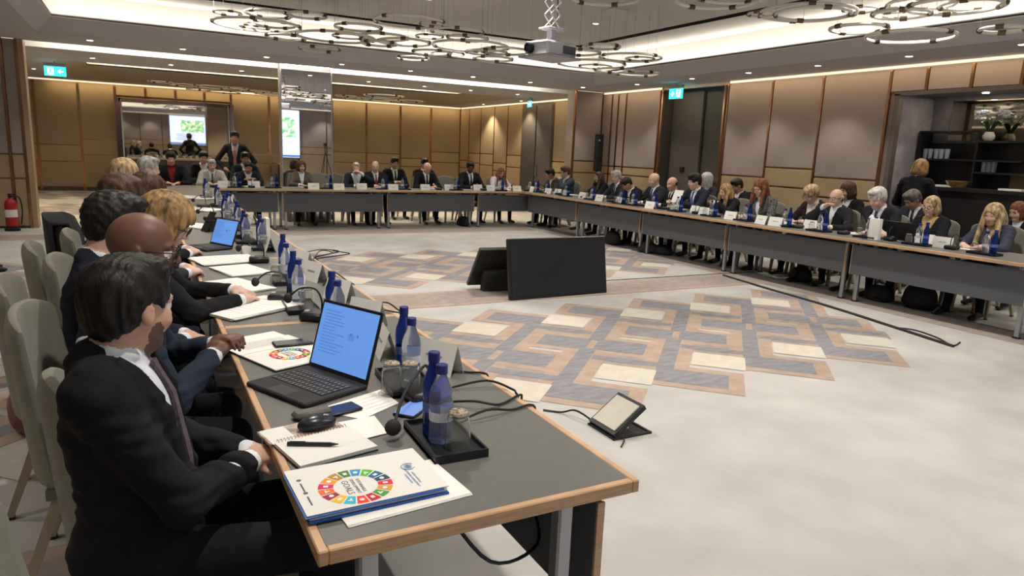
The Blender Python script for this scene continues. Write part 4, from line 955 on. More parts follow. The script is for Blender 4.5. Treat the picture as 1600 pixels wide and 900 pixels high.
def mk_card():
    r = empty('name_card'); w_, h_, d_ = .10, .115, .038
    for sg in (1, -1):
        b = MB(); vs = []
        for y in (-w_, w_):
            for x, z in ((sg * d_, 0), (0, h_), (-.0, h_ + .0012), (sg * (d_ + .0012), 0)): vs.append((x, y, z))
        b.add(vs, [(0, 1, 2, 3), (7, 6, 5, 4), (0, 4, 5, 1), (2, 6, 7, 3), (1, 5, 6, 2), (0, 3, 7, 4)]).build('card_leaf', M_white, r)
        Mf = T(sg * (d_ * .5 + .0022), 0, h_ * .5) @ Matrix.Rotation(-sg * math.atan2(d_, h_), 4, 'Y')
        p = MB().box((0, 0, .004), (.0008, w_ * .8, .008), M=Mf).build('printed_line', mat('print_grey', (.35, .35, .36), .7), r)
    return r
def mk_mic():
    r = empty('microphone'); MB().box((0, 0, .022), (.13, .11, .042), b=.012).build('mic_base', M_blk, r, True)
    MB().tube(spl([(.03, 0, .04), (.03, 0, .10), (.0, 0, .15), (-.07, 0, .15), (-.12, 0, .11)]), .0045, 6).build('gooseneck', M_blk, r); MB().sphere((-.13, 0, .10), (.020, .020, .024)).build('foam_ball', M_blk2, r, True)
    Bx('button', (-.04, 0, .044), (.02, .03, .004), M_pj2, r); return r
def mk_papers(n=5):
    r = empty('paper_stack'); random.seed(n)
    for i in range(n): MB().box((0, 0, .0011), (.297, .21, .0021), M=T(random.uniform(-.015, .015), random.uniform(-.012, .012), .0022 * i) @ RZ(random.uniform(-.12, .12))).build('sheet', M_white, r)
    b = MB()
    for k in range(9): b.box((.10 - .024 * k, 0, .0022 * n + .0004), (.003, .13 - .02 * (k % 3), .0004))
    b.build('printed_text', mat('print_light', (.42, .42, .44), .8), r); return r
PB = {}
def item(kind, x, y, z, rz, label, cat, grp=None):
    mk = {'bottle_blue': lambda: mk_bottle(True), 'bottle_clear': lambda: mk_bottle(False), 'tray': mk_tray, 'glass': mk_glass, 'card': mk_card, 'mic': mk_mic, 'papers': mk_papers}[kind]
    if kind not in PB: PB[kind] = mk(); o = PB[kind]
    else: o = copy_tree(PB[kind])
    o.location = (x, y, z); o.rotation_euler = (0, 0, rz); return tag(o, label, cat, grp)
def seat_set(X, Y, rz, who, tray=True, mic=True, papers=True, card=None, side=1, glasses=2):
    """tray with bottles and glass, microphone and papers in front of one sitter; local +x points to the inner side"""
    Mx = T(X, Y, 0) @ RZ(rz)
    def P(x, y): v = Mx @ Vector((x, y, 0)); return v.x, v.y
    if tray:
        x, y = P(.52, .30 * side); item('tray', x, y, TZ, rz, 'black tray with bottles before the ' + who, 'tray', 'bottle trays')
        x, y = P(.50, .30 * side + .07); item('bottle_blue', x, y, TZ + .0115, rz, 'blue glass water bottle on the tray before the ' + who, 'bottle', 'blue water bottles')
        x, y = P(.50, .30 * side - .01); item('bottle_clear', x, y, TZ + .0115, rz, 'clear water bottle on the tray before the ' + who, 'bottle', 'clear water bottles')
        x, y = P(.545, .30 * side - .09); item('glass', x, y, TZ + .0115, rz, 'upturned tumbler on the tray before the ' + who, 'glass', 'upturned tumblers')
    if mic:
        x, y = P(.46, -.06 * side); item('mic', x, y, TZ, rz, 'black gooseneck microphone before the ' + who, 'microphone', 'table microphones')
    if papers:
        x, y = P(.20, -.02); item('papers', x, y, TZ, rz + random.uniform(-.15, .15), 'white paper stack lying before the ' + who, 'papers', 'paper stacks on the tables')
# ---- nearest place, item by item
def quad_frame(a, b, c, d):
    """a->b is the long near-to-inner edge, a->d the other; returns centre, angle, length, width"""
    ctr = (a + b + c + d) / 4; e = ((b - a) + (c - d)) / 2; g = ((d - a) + (c - b)) / 2; return ctr, math.atan2(e.y, e.x), e.length, g.length
tz = lambda u, v, z=TZ: atZ(u, v, z)
# conference folder with the colour wheel
q = quad_frame(tz(447, 750), tz(650, 709), tz(695, 774), tz(476, 820)); cx, an, fw_, fh_ = q
fo = empty('conference_folder', (cx.x, cx.y, TZ), an, 'white folder with a colour wheel print at the near end of the left table row', 'folder')
M_fblue = mat('folder_blue', (.01, .09, .35), .35); M_ppr = mat('cover_paper', (.76, .75, .71), .7)
Bx('back_cover', (.0, -.012, .003), (fw_ * .98, fh_ * .98, .004), M_fblue, fo); Bx('inner_sheets', (.0, -.006, .009), (fw_ * .97, fh_ * .95, .008), M_white, fo); Bx('blue_flap', (-.01, -.01, .014), (fw_ * .97, fh_ * .97, .002), M_fblue, fo)
cvr = Bx('front_cover', (0, 0, .0165), (fw_, fh_, .002), M_ppr, fo)
SDG = ['E5243B', 'DDA63A', '4C9F38', 'C5192D', 'FF3A21', '26BDE2', 'FCC30B', 'A21942', 'FD6925', 'DD1367', 'FD9D24', 'BF8B2E', '3F7E44', '0A97D9', '56C02B', '00689D', '19486A']
lin = lambda h: tuple((int(h[i:i + 2], 16) / 255) ** 2.2 * .85 for i in (0, 2, 4))
M_pic = mat('print_white', (.8, .8, .8), .7); M_prg = mat('print_dark', (.10, .11, .13), .7); M_prb = mat('print_blue', (.08, .22, .50), .7)
def wheel(par, c, R, z):
    for i, hx in enumerate(SDG):
        a0 = -2 * PI * i / 17; a1 = a0 - 2 * PI / 17; g = .025
        def pt(r, a): return (c[0] + r * math.cos(a), c[1] + r * math.sin(a), z)
        aa = [a0 - g + (a1 - a0 + 2 * g) * k / 3 for k in range(4)]
        vs = [pt(R, a) for a in aa] + [pt(R * .60, a) for a in reversed(aa)]
        MB().add(vs, [tuple(range(8))[::-1]]).build('wheel_segment', mat('print_' + hx, lin(hx), .6), par)
        am = (a0 + a1) / 2; pc_ = pt(R * .80, am); b = MB()
        if i % 3 == 0: b.box((0, 0, 0), (R * .13, R * .10, .0002))
        elif i % 3 == 1: b.lathe([(R * .07, 0), (R * .07, .0002)], 8)
        else: b.box((R * .02, 0, 0), (R * .05, R * .14, .0002)).box((-R * .05, 0, 0), (R * .08, R * .05, .0002))
        b.build('pictogram', M_pic, par, loc=(pc_[0], pc_[1], z + .0002), rot=(0, 0, am))
    for k, s_ in enumerate(('SUSTAINABLE', 'DEVELOPMENT', 'GOALS')):
        text_mesh(s_, R * .13 if k < 2 else R * .26, 'printed_words', M_prg, par, T(c[0] + R * (.14 - .16 * k - (.05 if k == 2 else 0)), c[1], z) @ RZ(-PI / 2), depth=.0001)
def emblem(par, c, R, z):
    b = MB()
    for rr in (R * .35, R * .6): b.tube([(c[0] + rr * math.cos(t), c[1] + rr * math.sin(t), z) for t in [2 * PI * k / 18 for k in range(18)]], .0005, 4, closed=True)
    for k in range(4): a = PI * k / 4; b.tube([(c[0] - R * .6 * math.cos(a), c[1] - R * .6 * math.sin(a), z), (c[0] + R * .6 * math.cos(a), c[1] + R * .6 * math.sin(a), z)], .0004, 4)
    b.tube([(c[0] + R * math.cos(t), c[1] + R * math.sin(t), z) for t in [.6 + (2 * PI - 1.2) * k / 18 for k in range(19)]], .0012, 4)
    b.build('round_emblem', M_prb, par)
Mi = RZ(-an) @ T(-cx.x, -cx.y, 0); wc = Mi @ tz(556, 761, TZ + .018); ec = Mi @ tz(637, 731, TZ + .018)
wheel(fo, (wc.x, wc.y), .088, .0180); emblem(fo, (ec.x, ec.y), .017, .0182)
for k, s_ in enumerate(('UNITED NATIONS', 'SUSTAINABLE DEVELOPMENT', 'COOPERATION')): text_mesh(s_, .0075, 'printed_words', M_prb, fo, T(ec.x - .002 + .000 - .010 * k, ec.y - .062, .0180) @ RZ(-PI / 2), depth=.0001)
for y in (-.5, .15): MB().lathe([(.006, 0), (.006, .0002)], 10).build('footer_mark', M_prg, fo, loc=(-fw_ / 2 + .022, y * fh_ * .45 + .04, .0177)); MB().box((0, 0, 0), (.004, .045, .0002)).build('footer_line', M_prg, fo, loc=(-fw_ / 2 + .022, y * fh_ * .45 + .0, .0178))
q2 = quad_frame(tz(560, 770), tz(678, 716), tz(743, 774), tz(549, 826)); 
pp = empty('loose_papers', (tz(650, 775).x, tz(650, 775).y, TZ), an + .06, 'loose white sheets lying partly under the folder with the colour wheel', 'papers')
pp.location = (.545, 1.505, TZ)
pcn = (tz(678, 716) + tz(743, 774) + tz(549, 826) + tz(484, 766)) / 4; e_ = tz(743, 774) - tz(549, 826); pp.location = (pcn.x, pcn.y, TZ); pp.rotation_euler = (0, 0, math.atan2(e_.y, e_.x))
for i in range(3): Bx('sheet', (.0, .003 * i, .0008 + .0012 * i - .0), (e_.length, .215, .001), M_white, pp)
b = MB(); [b.box((e_.length / 2 - .03 - .004 * k, .02, .0040), (.0012, .09, .0002)) for k in (0, 3)]; b.build('printed_text', mat('print_light'), pp)
for o in fo.children: o.location.z += .0035
fo['label'] = 'white folder with a colour wheel print nearest the camera'
# spiral notebook, pen, mouse, case, papers
a, b_, c, d = tz(432, 698), tz(548, 671), tz(588, 704), tz(465, 738); cx, an2, fw2, fh2 = quad_frame(a, b_, c, d)
nb_ = empty('spiral_notebook', (cx.x, cx.y, TZ), an2, 'open spiral notebook with blank pages under a black pen', 'notebook')
MB().box((0, 0, .002), (fw2, fh2, .003)).build('cover', M_blk, nb_); MB().box((0, 0, .0085), (fw2 * .99, fh2 * .99, .010)).build('pages', M_ppr, nb_)
Bx('turned_page', (-.01, fh2 * .5 + .055, .006), (fw2 * .98, .105, .008), mat('page_back', (.50, .40, .33), .6, noise=.5, nscale=30), nb_); Bx('turned_sheet', (-fw2 * .36, fh2 * .5 + .05, .0108), (.07, .11, .001), M_ppr, nb_)
for i in range(22): MB().tube([(0, .009 * math.cos(t), .009 * math.sin(t)) for t in [2 * PI * k / 8 for k in range(8)]], .0008, 4, closed=True).build('spiral_loop', M_bron, nb_, loc=(-fw2 / 2 + .012 + i * (fw2 - .024) / 21, fh2 / 2 + .002, .010))
def penobj(p, q, label, r=.0055, z=.02):
    d = q - p; o = empty('pen', (p.x, p.y, p.z), math.atan2(d.y, d.x), label, 'pen'); L_ = d.length
    MB().tube([(0, 0, 0), (L_ * .86, 0, 0)], r, 10).build('barrel', M_blk, o, True); MB().tube([(L_ * .86, 0, 0), (L_, 0, 0)], r * .9, 10, r2=.0012).build('tip', M_blk, o, True); MB().box((L_ * .2, 0, r), (L_ * .3, .003, .003)).build('clip', M_blk2, o)
penobj(tz(449, 693, TZ + .02), tz(529, 694, TZ + .02), 'thick black pen on the open spiral notebook')
p, q = tz(463, 681), tz(527, 667); mo = empty('computer_mouse', ((p.x + q.x) / 2, (p.y + q.y) / 2, TZ + .012), math.atan2(q.y - p.y, q.x - p.x), 'black computer mouse on the back of the open notebook', 'mouse')
sdf_obj('mouse_body', [ell((0, 0, .012), (.058, .031, .022), k=.01), ell((-.012, 0, .018), (.035, .026, .018), k=.015)], .003, [mat('mouse_dark', (.012, .014, .022), .3)], mo, lambda D, X: np.maximum(D, -X[:, 2])); MB().tube([(.018, 0, .034), (.034, 0, .031)], .004, 8).build('scroll_wheel', M_pj2, mo)
p, q = tz(455, 662), tz(537, 645); an3 = math.atan2(q.y - p.y, q.x - p.x)
gc = empty('glasses_case', (p.x + .04, p.y + .03, TZ), an3, 'grey oblong case lying beside the black mouse', 'case'); MB().box((.03, 0, .012), (.12, .05, .022), b=.009).build('case_body', mat('case_grey', (.10, .095, .085), .5), gc, True)
ph_ = empty('smartphone', (q.x - .01, q.y + .012, TZ + .003), an3 + .1, 'black smartphone on the sheet behind the grey case', 'phone'); MB().box((0, 0, .0045), (.13, .072, .008), b=.0035).build('phone_body', M_blk, ph_, True); Bx('phone_screen', (0, 0, .0088), (.122, .064, .0006), mat('phone_glass', (.02, .03, .06), .1), ph_)
def sheet(name, pts, label, z=TZ, th=.0015, m=None):
    P = [tz(*p, z) for p in pts]; c = sum(P, Vector()) / len(P); r = empty(name, (c.x, c.y, z), 0, label, 'papers'); MB().prism([(p.x - c.x, p.y - c.y) for p in P], .0002, th, 0).build('sheet', M_white, r)
    return r, c, P
r1, c1, P1 = sheet('handwritten_sheet', [(493, 641), (595, 609), (623, 630), (566, 656)], 'white sheet with faint lines beside the open laptop')
b = MB(); dv = (P1[1] - P1[0]).normalized(); nv_ = Vector((-dv.y, dv.x, 0))
for k in range(5): s = P1[0] + (P1[3] - P1[0]) * (.2 + .15 * k) + dv * .08 - c1; e = s + dv * .13; b.tube([(s.x, s.y, .0018), (e.x, e.y, .0018)], .0005, 3)
b.build('handwriting', mat('print_light'), r1)
sheet('blank_sheet', [(520, 662), (585, 650), (606, 677), (545, 692)], 'blank white sheet between notebook and microphone ball', TZ + .0022)
# laptop
a, b_, c, d = tz(400, 600), tz(497, 572), tz(566, 613), tz(455, 646); cx, an4, lw, lh = quad_frame(a, b_, c, d)
hd_ = (b_ + c) / 2 - (a + d) / 2; an4 = math.atan2(hd_.y, hd_.x); dep = hd_.length; wid = .32
def laptop(cx, an, dep, wid, tilt, label, scr=True):
    lp = empty('laptop', (cx.x, cx.y, TZ), an, label, 'laptop')
    MB().box((0, 0, .009), (dep, wid, .016), b=.004).build('base', M_blk2, lp)
    kb = Bx('keyboard_deck', (.02, 0, .0172), (dep * .5, wid * .86, .001), M_blk, lp)
    kk = mat('key_grey', (.035, .035, .035), .5)
    b = MB()
    for i in range(5):
        for j in range(14): b.box((-.055 + .034 * .0 + i * dep * .095 + .02, -wid * .40 + j * wid * .0615, .0185), (dep * .078, wid * .050, .002))
    o = b.build('keys', kk, kb); tag(o, kind='stuff'); b = MB()
    for i in range(5):
        for j in range(14): b.box((-.055 + i * dep * .095 + .02, -wid * .40 + j * wid * .0615, .0196), (.003, .004, .0003))
    b.build('key_letters', M_pj2, kb)
    Bx('touchpad', (-dep * .36, 0, .0173), (dep * .22, wid * .32, .0006), M_blk, lp); Bx('red_pointing_stub', (.005, 0, .020), (.005, .005, .003), M_red, lp)
    Ms = T(dep / 2 - .004, 0, .012) @ Matrix.Rotation(tilt, 4, 'Y'); sh_ = dep * .98
    scn = MB().box((0, 0, sh_ / 2), (.007, wid, sh_), b=.002, M=Ms).build('screen_lid', M_blk, lp)
    if scr:
        MB().box((-.0042, 0, sh_ / 2 + .004), (.0008, wid * .93, sh_ * .88), M=Ms).build('display', M_scr, scn)
        b = MB(); random.seed(3)
        for k in range(14): L_ = wid * random.uniform(.2, .42); b.box((-.0048, wid * .40 - L_ / 2, sh_ * (.86 - .045 * k)), (.0003, L_, .0022), M=Ms)
        for k in range(6): b.box((-.0048, -wid * .10, sh_ * (.60 - .015 * k)), (.0003, wid * .1, .0015), M=Ms)
        for y in (-.04, -.09): b.box((-.0048, wid * y * 2.2, sh_ * .60), (.0003, .008, .010), M=Ms)
        b.build('screen_text', mat('screen_text_blue', (.05, .10, .3), .5, emit=(.04, .12, .40), es=.7), scn)
    return lp
laptop((a + b_ + c + d) / 4, an4, dep * .96, wid, .30, 'open black laptop with a bright blue screen, nearest on the left table row')
# microphone that bends down before the tray, phone
mr = empty('microphone', (*tz(648, 628)[:2], TZ), .2, 'black gooseneck microphone with ball bending down beside the nearest tray', 'microphone'); bl = tz(614, 668, TZ + .035) - mr.location; bl = RZ(-.2) @ bl
MB().box((.04, .02, .018), (.13, .11, .034), b=.012).build('mic_base', M_blk, mr, True); MB().tube(spl([(.07, .02, .03), (.075, .02, .07), (.06, .015, .10), (.03, .0, .115), (bl.x * .5, bl.y * .5, .085), (bl.x * .9, bl.y * .9, .045)]), .005, 7).build('gooseneck', M_blk, mr); MB().sphere(bl, (.024, .024, .024)).build('foam_ball', M_blk2, mr, True)
p4 = empty('smartphone', (*tz(640, 645)[:2], TZ), .75, 'phone with lit blue screen beside the nearest bottle tray', 'phone'); MB().box((.03, 0, .005), (.15, .075, .009), b=.003).build('phone_body', M_blk, p4, True); Bx('phone_screen', (.03, 0, .0098), (.142, .068, .0006), mat('phone_screen_lit', (.1, .15, .3), .3, emit=(.10, .22, .55), es=.6), p4)
# nearest tray: measured places
def measured_set(tr, blue, clear, glasses, rz, who):
    c = tz(*tr); o = item('tray', c.x, c.y, TZ, rz, 'black tray holding bottles ' + who, 'tray', 'bottle trays')
    for (u, v), k, lb, gp in ((blue, 'bottle_blue', 'blue glass water bottle on the tray ', 'blue water bottles'), (clear, 'bottle_clear', 'clear water bottle on the tray ', 'clear water bottles')): c = tz(u, v, TZ + .0115); item(k, c.x, c.y, TZ + .0115, rz, lb + who, 'bottle', gp)
    for i, (u, v) in enumerate(glasses): c = tz(u, v, TZ + .0115); item('glass', c.x, c.y, TZ + .0115, rz, ('upturned tumbler on the tray ', 'second upturned tumbler on the tray ')[i] + who, 'glass', 'upturned tumblers')
measured_set((694, 690), (676, 676), (688, 688), [(715, 697)], -.03, 'nearest the camera')
measured_set((633, 600), (630, 580), (642, 592), [(612, 612), (640, 612)], -.08, 'right behind the bright laptop screen')
measured_set((470, 482), (459, 462), (467, 472), [(480, 480)], -.05, 'third from the near end of the left row')
measured_set((535, 517), (519, 505), (528, 515), [(540, 525)], -.05, 'just beyond the bright laptop')
measured_set((447, 440), (443, 425), (448, 438), [(432, 440)], -.05, 'fourth from the near end of the left row')
wh = ['beside the tall white box', 'beside the second laptop of the left row', 'halfway along the left row', 'past the middle of the left row', 'two thirds along the left row', 'toward the far end of the left row', 'at the far end of the left row']
for i, (u, v) in enumerate([(408, 388), (383, 378), (372, 358), (352, 345), (358, 335), (340, 322), (322, 309)]):
    measured_set((u, v), (u - 1, v - 4), (u + 2, v - 1), [(u + 5, v + 1)], 0, wh[i])
# name cards, left row (tent ridges run along the row)
lc = [(683, 578, .45, 'right behind the nearest bottles'), (602, 553, -.15, 'beside the nearest blue bottle, seen edge on'), (573, 505, .5, 'just behind the laptop screen'), (531, 468, .4, 'fourth from the near end'), (491, 438, .3, 'fifth from the near end'), (473, 418, .3, 'sixth from the near end'), (420, 392, 0, 'in front of the tall white box'), (395, 350, 0, 'about halfway along'), (365, 318, 0, 'near the far corner')]
for u, v, rz, wh_ in lc:
    c = tz(u, v); item('card', c.x, c.y, TZ, rz, 'folded white name card on the left row, ' + wh_, 'name card', 'name cards')
c = tz(418, 378); wbx = empty('brochure_holder', (c.x, c.y, TZ), .0, 'tall plain white upright box on the left row', 'box'); Bx('box_shell', (0, 0, .10), (.03, .10, .20), M_white, wbx); Bx('box_foot', (0, 0, .004), (.07, .10, .006), M_white, wbx)
c = tz(384, 398); cu = MB().lathe([(0, 0), (.03, 0), (.042, .06), (.039, .06), (.027, .006), (0, .006)], 14).build('coffee_cup', cupm, None, True, loc=(c.x, c.y, TZ)); tag(cu, 'white cup beside the second laptop', 'cup')
# folder with phone, paper stacks, pads along the left row
a, b_, c, d = tz(375, 545), tz(482, 520), tz(503, 566), tz(400, 584); cx, an5, w5, h5 = quad_frame(a, b_, c, d)
f2 = empty('conference_folder', (cx.x, cx.y, TZ), an5, 'second white folder with a colour wheel, lying beyond the laptop', 'folder'); Bx('back_cover', (0, 0, .003), (w5, h5, .005), M_blk, f2); Bx('front_cover', (0, 0, .008), (w5, h5, .004), M_ppr, f2); Bx('loose_page', (-.01, h5 * .42, .0108), (w5 * .95, h5 * .6, .001), M_white, f2)
wheel(f2, (-.0, -.055), .078, .0112); b = MB(); [b.box((0, h5 * .25 + .012 * k, .0118), (w5 * .7, .003, .0003)) for k in range(8)]; b.build('printed_text', mat('print_light'), f2)
p, q = tz(422, 545), tz(492, 538); ph2 = empty('smartphone', ((p.x + q.x) / 2, (p.y + q.y) / 2, TZ + .0115), math.atan2(q.y - p.y, q.x - p.x), 'black smartphone lying on the second folder', 'phone'); MB().box((0, 0, .0045), (.155, .078, .009), b=.004).build('phone_body', M_blk, ph2, True); Bx('phone_screen', (0, 0, .0092), (.147, .07, .0005), mat('phone_glass'), ph2)
def stackq(pts, label, n=3, pen=None, dark=False):
    P = [tz(*p) for p in pts]; cx, an, w_, h_ = quad_frame(*P); r = empty('paper_stack', (cx.x, cx.y, TZ), an, label, 'papers'); random.seed(int(cx.y * 99))
    if dark: Bx('folder_cover', (.01, -.01, .0015), (w_ * 1.03, h_ * 1.03, .003), M_blk, r)
    for i in range(n): MB().box((0, 0, .0045 + .003 * i), (w_, h_, .0028), M=RZ(random.uniform(-.06, .06))).build('sheet', M_white, r)
    b = MB(); [b.box((w_ * (.35 - .09 * k), 0, .0045 + .003 * n - .0012), (.002, h_ * .7, .0003)) for k in range(8)]; b.build('printed_text', mat('print_light'), r)
    if pen: penobj(tz(*pen[0], TZ + .022), tz(*pen[1], TZ + .022), pen[2], .004)
stackq([(317, 488), (432, 460), (452, 484), (345, 503)], 'thick fanned paper stack on a black folder before the dark-haired bearded man', 4, None, True)
stackq([(317, 445), (385, 434), (413, 455), (335, 465)], 'white writing pad with a pen, beyond the fanned paper stack', 3, ((338, 452), (377, 447), 'thin black pen on the white writing pad'))
stackq([(340, 420), (400, 413), (414, 430), (350, 434)], 'white papers under the hand of the man with short black hair', 3)
stackq([(300, 405), (395, 398), (402, 411), (310, 416)], 'printed papers crossed by a fallen microphone', 3)
stackq([(285, 350), (318, 347), (330, 357), (290, 361)], 'small paper stack before the blonde woman', 3)
stackq([(278, 322), (310, 320), (315, 330), (280, 333)], 'paper stack past the middle of the left row', 3)
stackq([(270, 305), (300, 303), (304, 311), (272, 314)], 'paper stack toward the far end of the left row', 3)
for u, v, rz, lb in ((440, 470, 2.2, 'black gooseneck microphone beside the third tray of the left row'), (493, 500, 2.0, 'grey based microphone just left of the fourth tray of the left row'), (405, 410, 2.4, 'black microphone near the fifth seat of the left row'), (372, 372, 2.6, 'black microphone behind the second laptop'), (330, 345, 2.8, 'black microphone halfway down the left row'), (318, 325, 3, 'black microphone at the far part of the left row')):
    c = tz(u, v); item('mic', c.x, c.y, TZ, rz - PI * .8, lb, 'microphone', 'table microphones')
c = tz(352, 388); laptop(Vector((c.x - .12, c.y + .02, TZ)), .45, .22, .31, .35, 'second open laptop with a pale blue screen, halfway down the left row')
c = tz(318, 362); tb = empty('tablet', (c.x, c.y, TZ), .3, 'black tablet propped upright before the blonde woman', 'tablet'); MB().box((0, 0, .10), (.008, .13, .20), b=.002, M=Matrix.Rotation(.5, 4, 'Y')).build('tablet_body', M_blk, tb); Bx('tablet_stand', (.07, 0, .05), (.06, .08, .10), M_blk2, tb)
# cables hanging over the inner edge of the left row
for i, pts in enumerate([[(700, 607), (760, 603), (800, 608), (806, 614)], [(700, 628), (740, 636), (780, 632), (812, 617)], [(715, 660), (760, 650), (800, 640), (805, 636)], [(690, 568), (705, 572), (722, 580), (728, 586)], [(565, 487), (600, 478), (622, 484), (628, 490)], [(545, 488), (580, 488), (615, 487), (630, 490)], [(505, 445), (520, 430), (540, 437), (548, 442)], [(485, 412), (500, 396), (520, 395), (545, 400)], [(520, 392), (535, 398), (545, 397), (550, 402)], [(462, 398), (500, 394), (530, 393), (552, 399)]]):
    P = [tz(u, v, TZ + .006) for u, v in pts]; P[1].z += .02; P[-1].x = min(max(P[-1].x, 1.10), 1.125); e = P[-1].copy(); e.z = .50
    b = MB().tube(spl(P + [Vector((max(P[-1].x, 1.122), P[-1].y, .72)), Vector((1.125, P[-1].y, .6))], 5), .0042, 6); o = b.build('microphone_cable', M_blk, None, True); tag(o, ['black cable running from the nearest tray over the table edge', 'lower black cable beside the nearest tray crossing the table edge', 'thin black cable looping close to the nearest tumbler', 'short black cable by the nearest name card', 'upper black cable behind the laptop screen', 'lower black cable behind the laptop screen', 'black cable beside the fourth name card', 'thin cable looping past the far name cards', 'small loop of cable at the inner table edge', 'long thin cable near the tall white box'][i], 'cable', 'microphone cables')
MB_ = MB().tube(spl([(.62, 1.50, .70), (.75, 1.45, .52), (.92, 1.5, .50), (.97, 1.62, .56), (.98, 1.7, .66)]), .005, 6).build('hanging_cable', M_blk, None, True); tag(MB_, 'black cable sagging under the nearest table end', 'cable')
# right row cards, box, laptop
for i, (u, v) in enumerate([(832, 300), (857, 303), (872, 304), (884, 306), (911, 310), (937, 314), (968, 318), (1016, 326), (1051, 327), (1086, 333), (1101, 336), (1142, 343), (1190, 350), (1212, 353), (1267, 358), (1446, 382), (1472, 387)]):
    c = tz(u, v); item('card', max(c.x, 7.25), c.y, TZ, PI + (.15 if i % 3 else -.1), 'folded white name card on the right row, %s from the far corner' % ['first', 'second', 'third', 'fourth', 'fifth', 'sixth', 'seventh', 'eighth', 'ninth', 'tenth', 'eleventh', 'twelfth', 'thirteenth', 'fourteenth', 'fifteenth', 'sixteenth', 'seventeenth'][i], 'name card', 'name cards')
for i, (u, v) in enumerate([(350, 293), (397, 293), (490, 296), (531, 297), (565, 296), (614, 297), (664, 297), (701, 297), (746, 297), (766, 298), (807, 299)]):
    c = tz(u, v); item('card', c.x, max(c.y, 13.02), TZ, -PI / 2, 'folded white name card on the far row, %s from the left' % ['first', 'second', 'third', 'fourth', 'fifth', 'sixth', 'seventh', 'eighth', 'ninth', 'tenth', 'eleventh'][i], 'name card', 'name cards')
c = atX(1367, 362, 7.45); wb2 = empty('brochure_holder', (7.45, c.y, TZ), 0, 'tall plain white upright box on the right row', 'box'); Bx('box_shell', (0, 0, .12), (.05, .13, .24), M_white, wb2); Bx('box_foot', (0, 0, .004), (.08, .11, .006), M_white, wb2)
c = atX(1408, 365, 7.66); laptop(Vector((7.77, c.y + .0, TZ)), PI, .22, .33, .25, 'open black laptop seen from behind on the right row', False)
# ---------------------------------------------------------------- the people
BLK, NAVY, CHAR, GREY = (.012, .012, .014), (.015, .019, .034), (.030, .030, .034), (.22, .21, .20)
TIE_R, TIE_B, TIE_P = (.16, .02, .03), (.02, .03, .12), (.10, .07, .09)
def headz(hs, lean, pitch): return .56 + hs * (.485 * math.cos(lean) + .03) + .110 * math.cos(pitch)
def headx(hs, lean, pitch): return -.09 + .485 * math.sin(lean) * hs + .02 + .125 * math.sin(pitch) + .012
def seat(u, v, axis, W0, rz, who, d, chairlab=None, group='delegates', table=True):
    """u, v: centre of the head in the photo; axis/W0: the plane of the sitters' row the head is in"""
    d = dict(d); lean, pitch = d.get('lean', .12), d.get('pitch', .15); nk = d.get('nk', .110)
    sgn = (math.cos(rz), math.sin(rz))
    for _ in range(3):
        hs = d.get('h', 1.0); hx = headx(hs, lean, pitch) + d.get('px', -.09) + .09
        if axis == 'X': p = atX(u, v, W0 + sgn[0] * hx)
        elif axis == 'Z': p = atZ(u, v, W0)
        else: p = atY(u, v, W0 + sgn[1] * hx)
        z1 = headz(1.0, lean, pitch); hs = max(.88, min(1.07, (p.z - .56 - nk * math.cos(pitch)) / (z1 - .56 - .110 * math.cos(pitch)))); d['h'] = hs
    if axis == 'X': x, y = W0, p.y
    elif axis == 'Z': x, y = p.x - sgn[0] * hx, p.y
    else: x, y = p.x, W0
    r = empty('person', (x, y, 0), rz, who, 'person', group)
    person(r, d)
    if 'cxy' in d: chair(*d['cxy'], chairlab, 'upholstered chairs')
    elif chairlab: chair(x - sgn[0] * d.get('cb', 0), y - sgn[1] * d.get('cb', 0), rz + d.get('crot', 0), chairlab, 'upholstered chairs')
    return x, y
random.seed(11)
n_ = .0062; m_ = .0085; q_ = .0135; far_ = .0155
G1 = 'people along the left row'
# left row, from the camera outwards (they face +X)
LX = 0.0
seat(208, 481, 'Z', 1.165, 0, 'man in black suit with thick black hair seated nearest the camera', dict(res=n_, jacket=BLK, tie=TIE_P, skin=0, hair='black', beard=True, hsz=.97, vol=1.0, yaw=.62, pitch=.10, lean=-.05, nk=.080, px=0.0, twist=-.20, v=.13, vw=.075, cxy=(.08, 1.99, .22), handR=(.265, .03, .715), handL=(.275, .12, .705), knee=.54, trousers=(.012, .012, .015), hdirR=(.5, .8, -.1), hdirL=(.8, -.5, -.1), w=.88, poleR=(-.2, -.9, -.7)), 'grey-green chair under the man nearest the camera', G1)
seat(222, 388, 'Z', 1.19, 0, 'bald man in dark navy suit with glasses and clasped hands', dict(res=n_, jacket=(.018, .027, .045), tie=(.30, .12, .09), skin=2, hair='black', style='bald', glasses=True, yaw=-.15, pitch=.12, lean=.16, cxy=(-.09, 2.80, -.12), nk=.09, handR=(.24, -.05, .80), handL=(.26, .07, .81), hdirR=(.6, .65, .45), hdirL=(.5, -.65, .45), curl=(1.1, 1.2, 1.2, 1.2), w=1.06), 'grey-green chair under the bald man with glasses', G1)
seat(180, 350, 'Z', 1.215, 0, 'man with short curly black hair in a dark blue jacket', dict(res=m_, jacket=(.013, .016, .03), skin=0, hair='black', curlhair=1, vol=1.01, yaw=.15, pitch=.2, lean=.10, cxy=(-.23, 3.44, 0), handR=(.24, -.06, .73), handL=(.25, .06, .72)), 'grey-green chair pushed back under the man with curly black hair', G1)
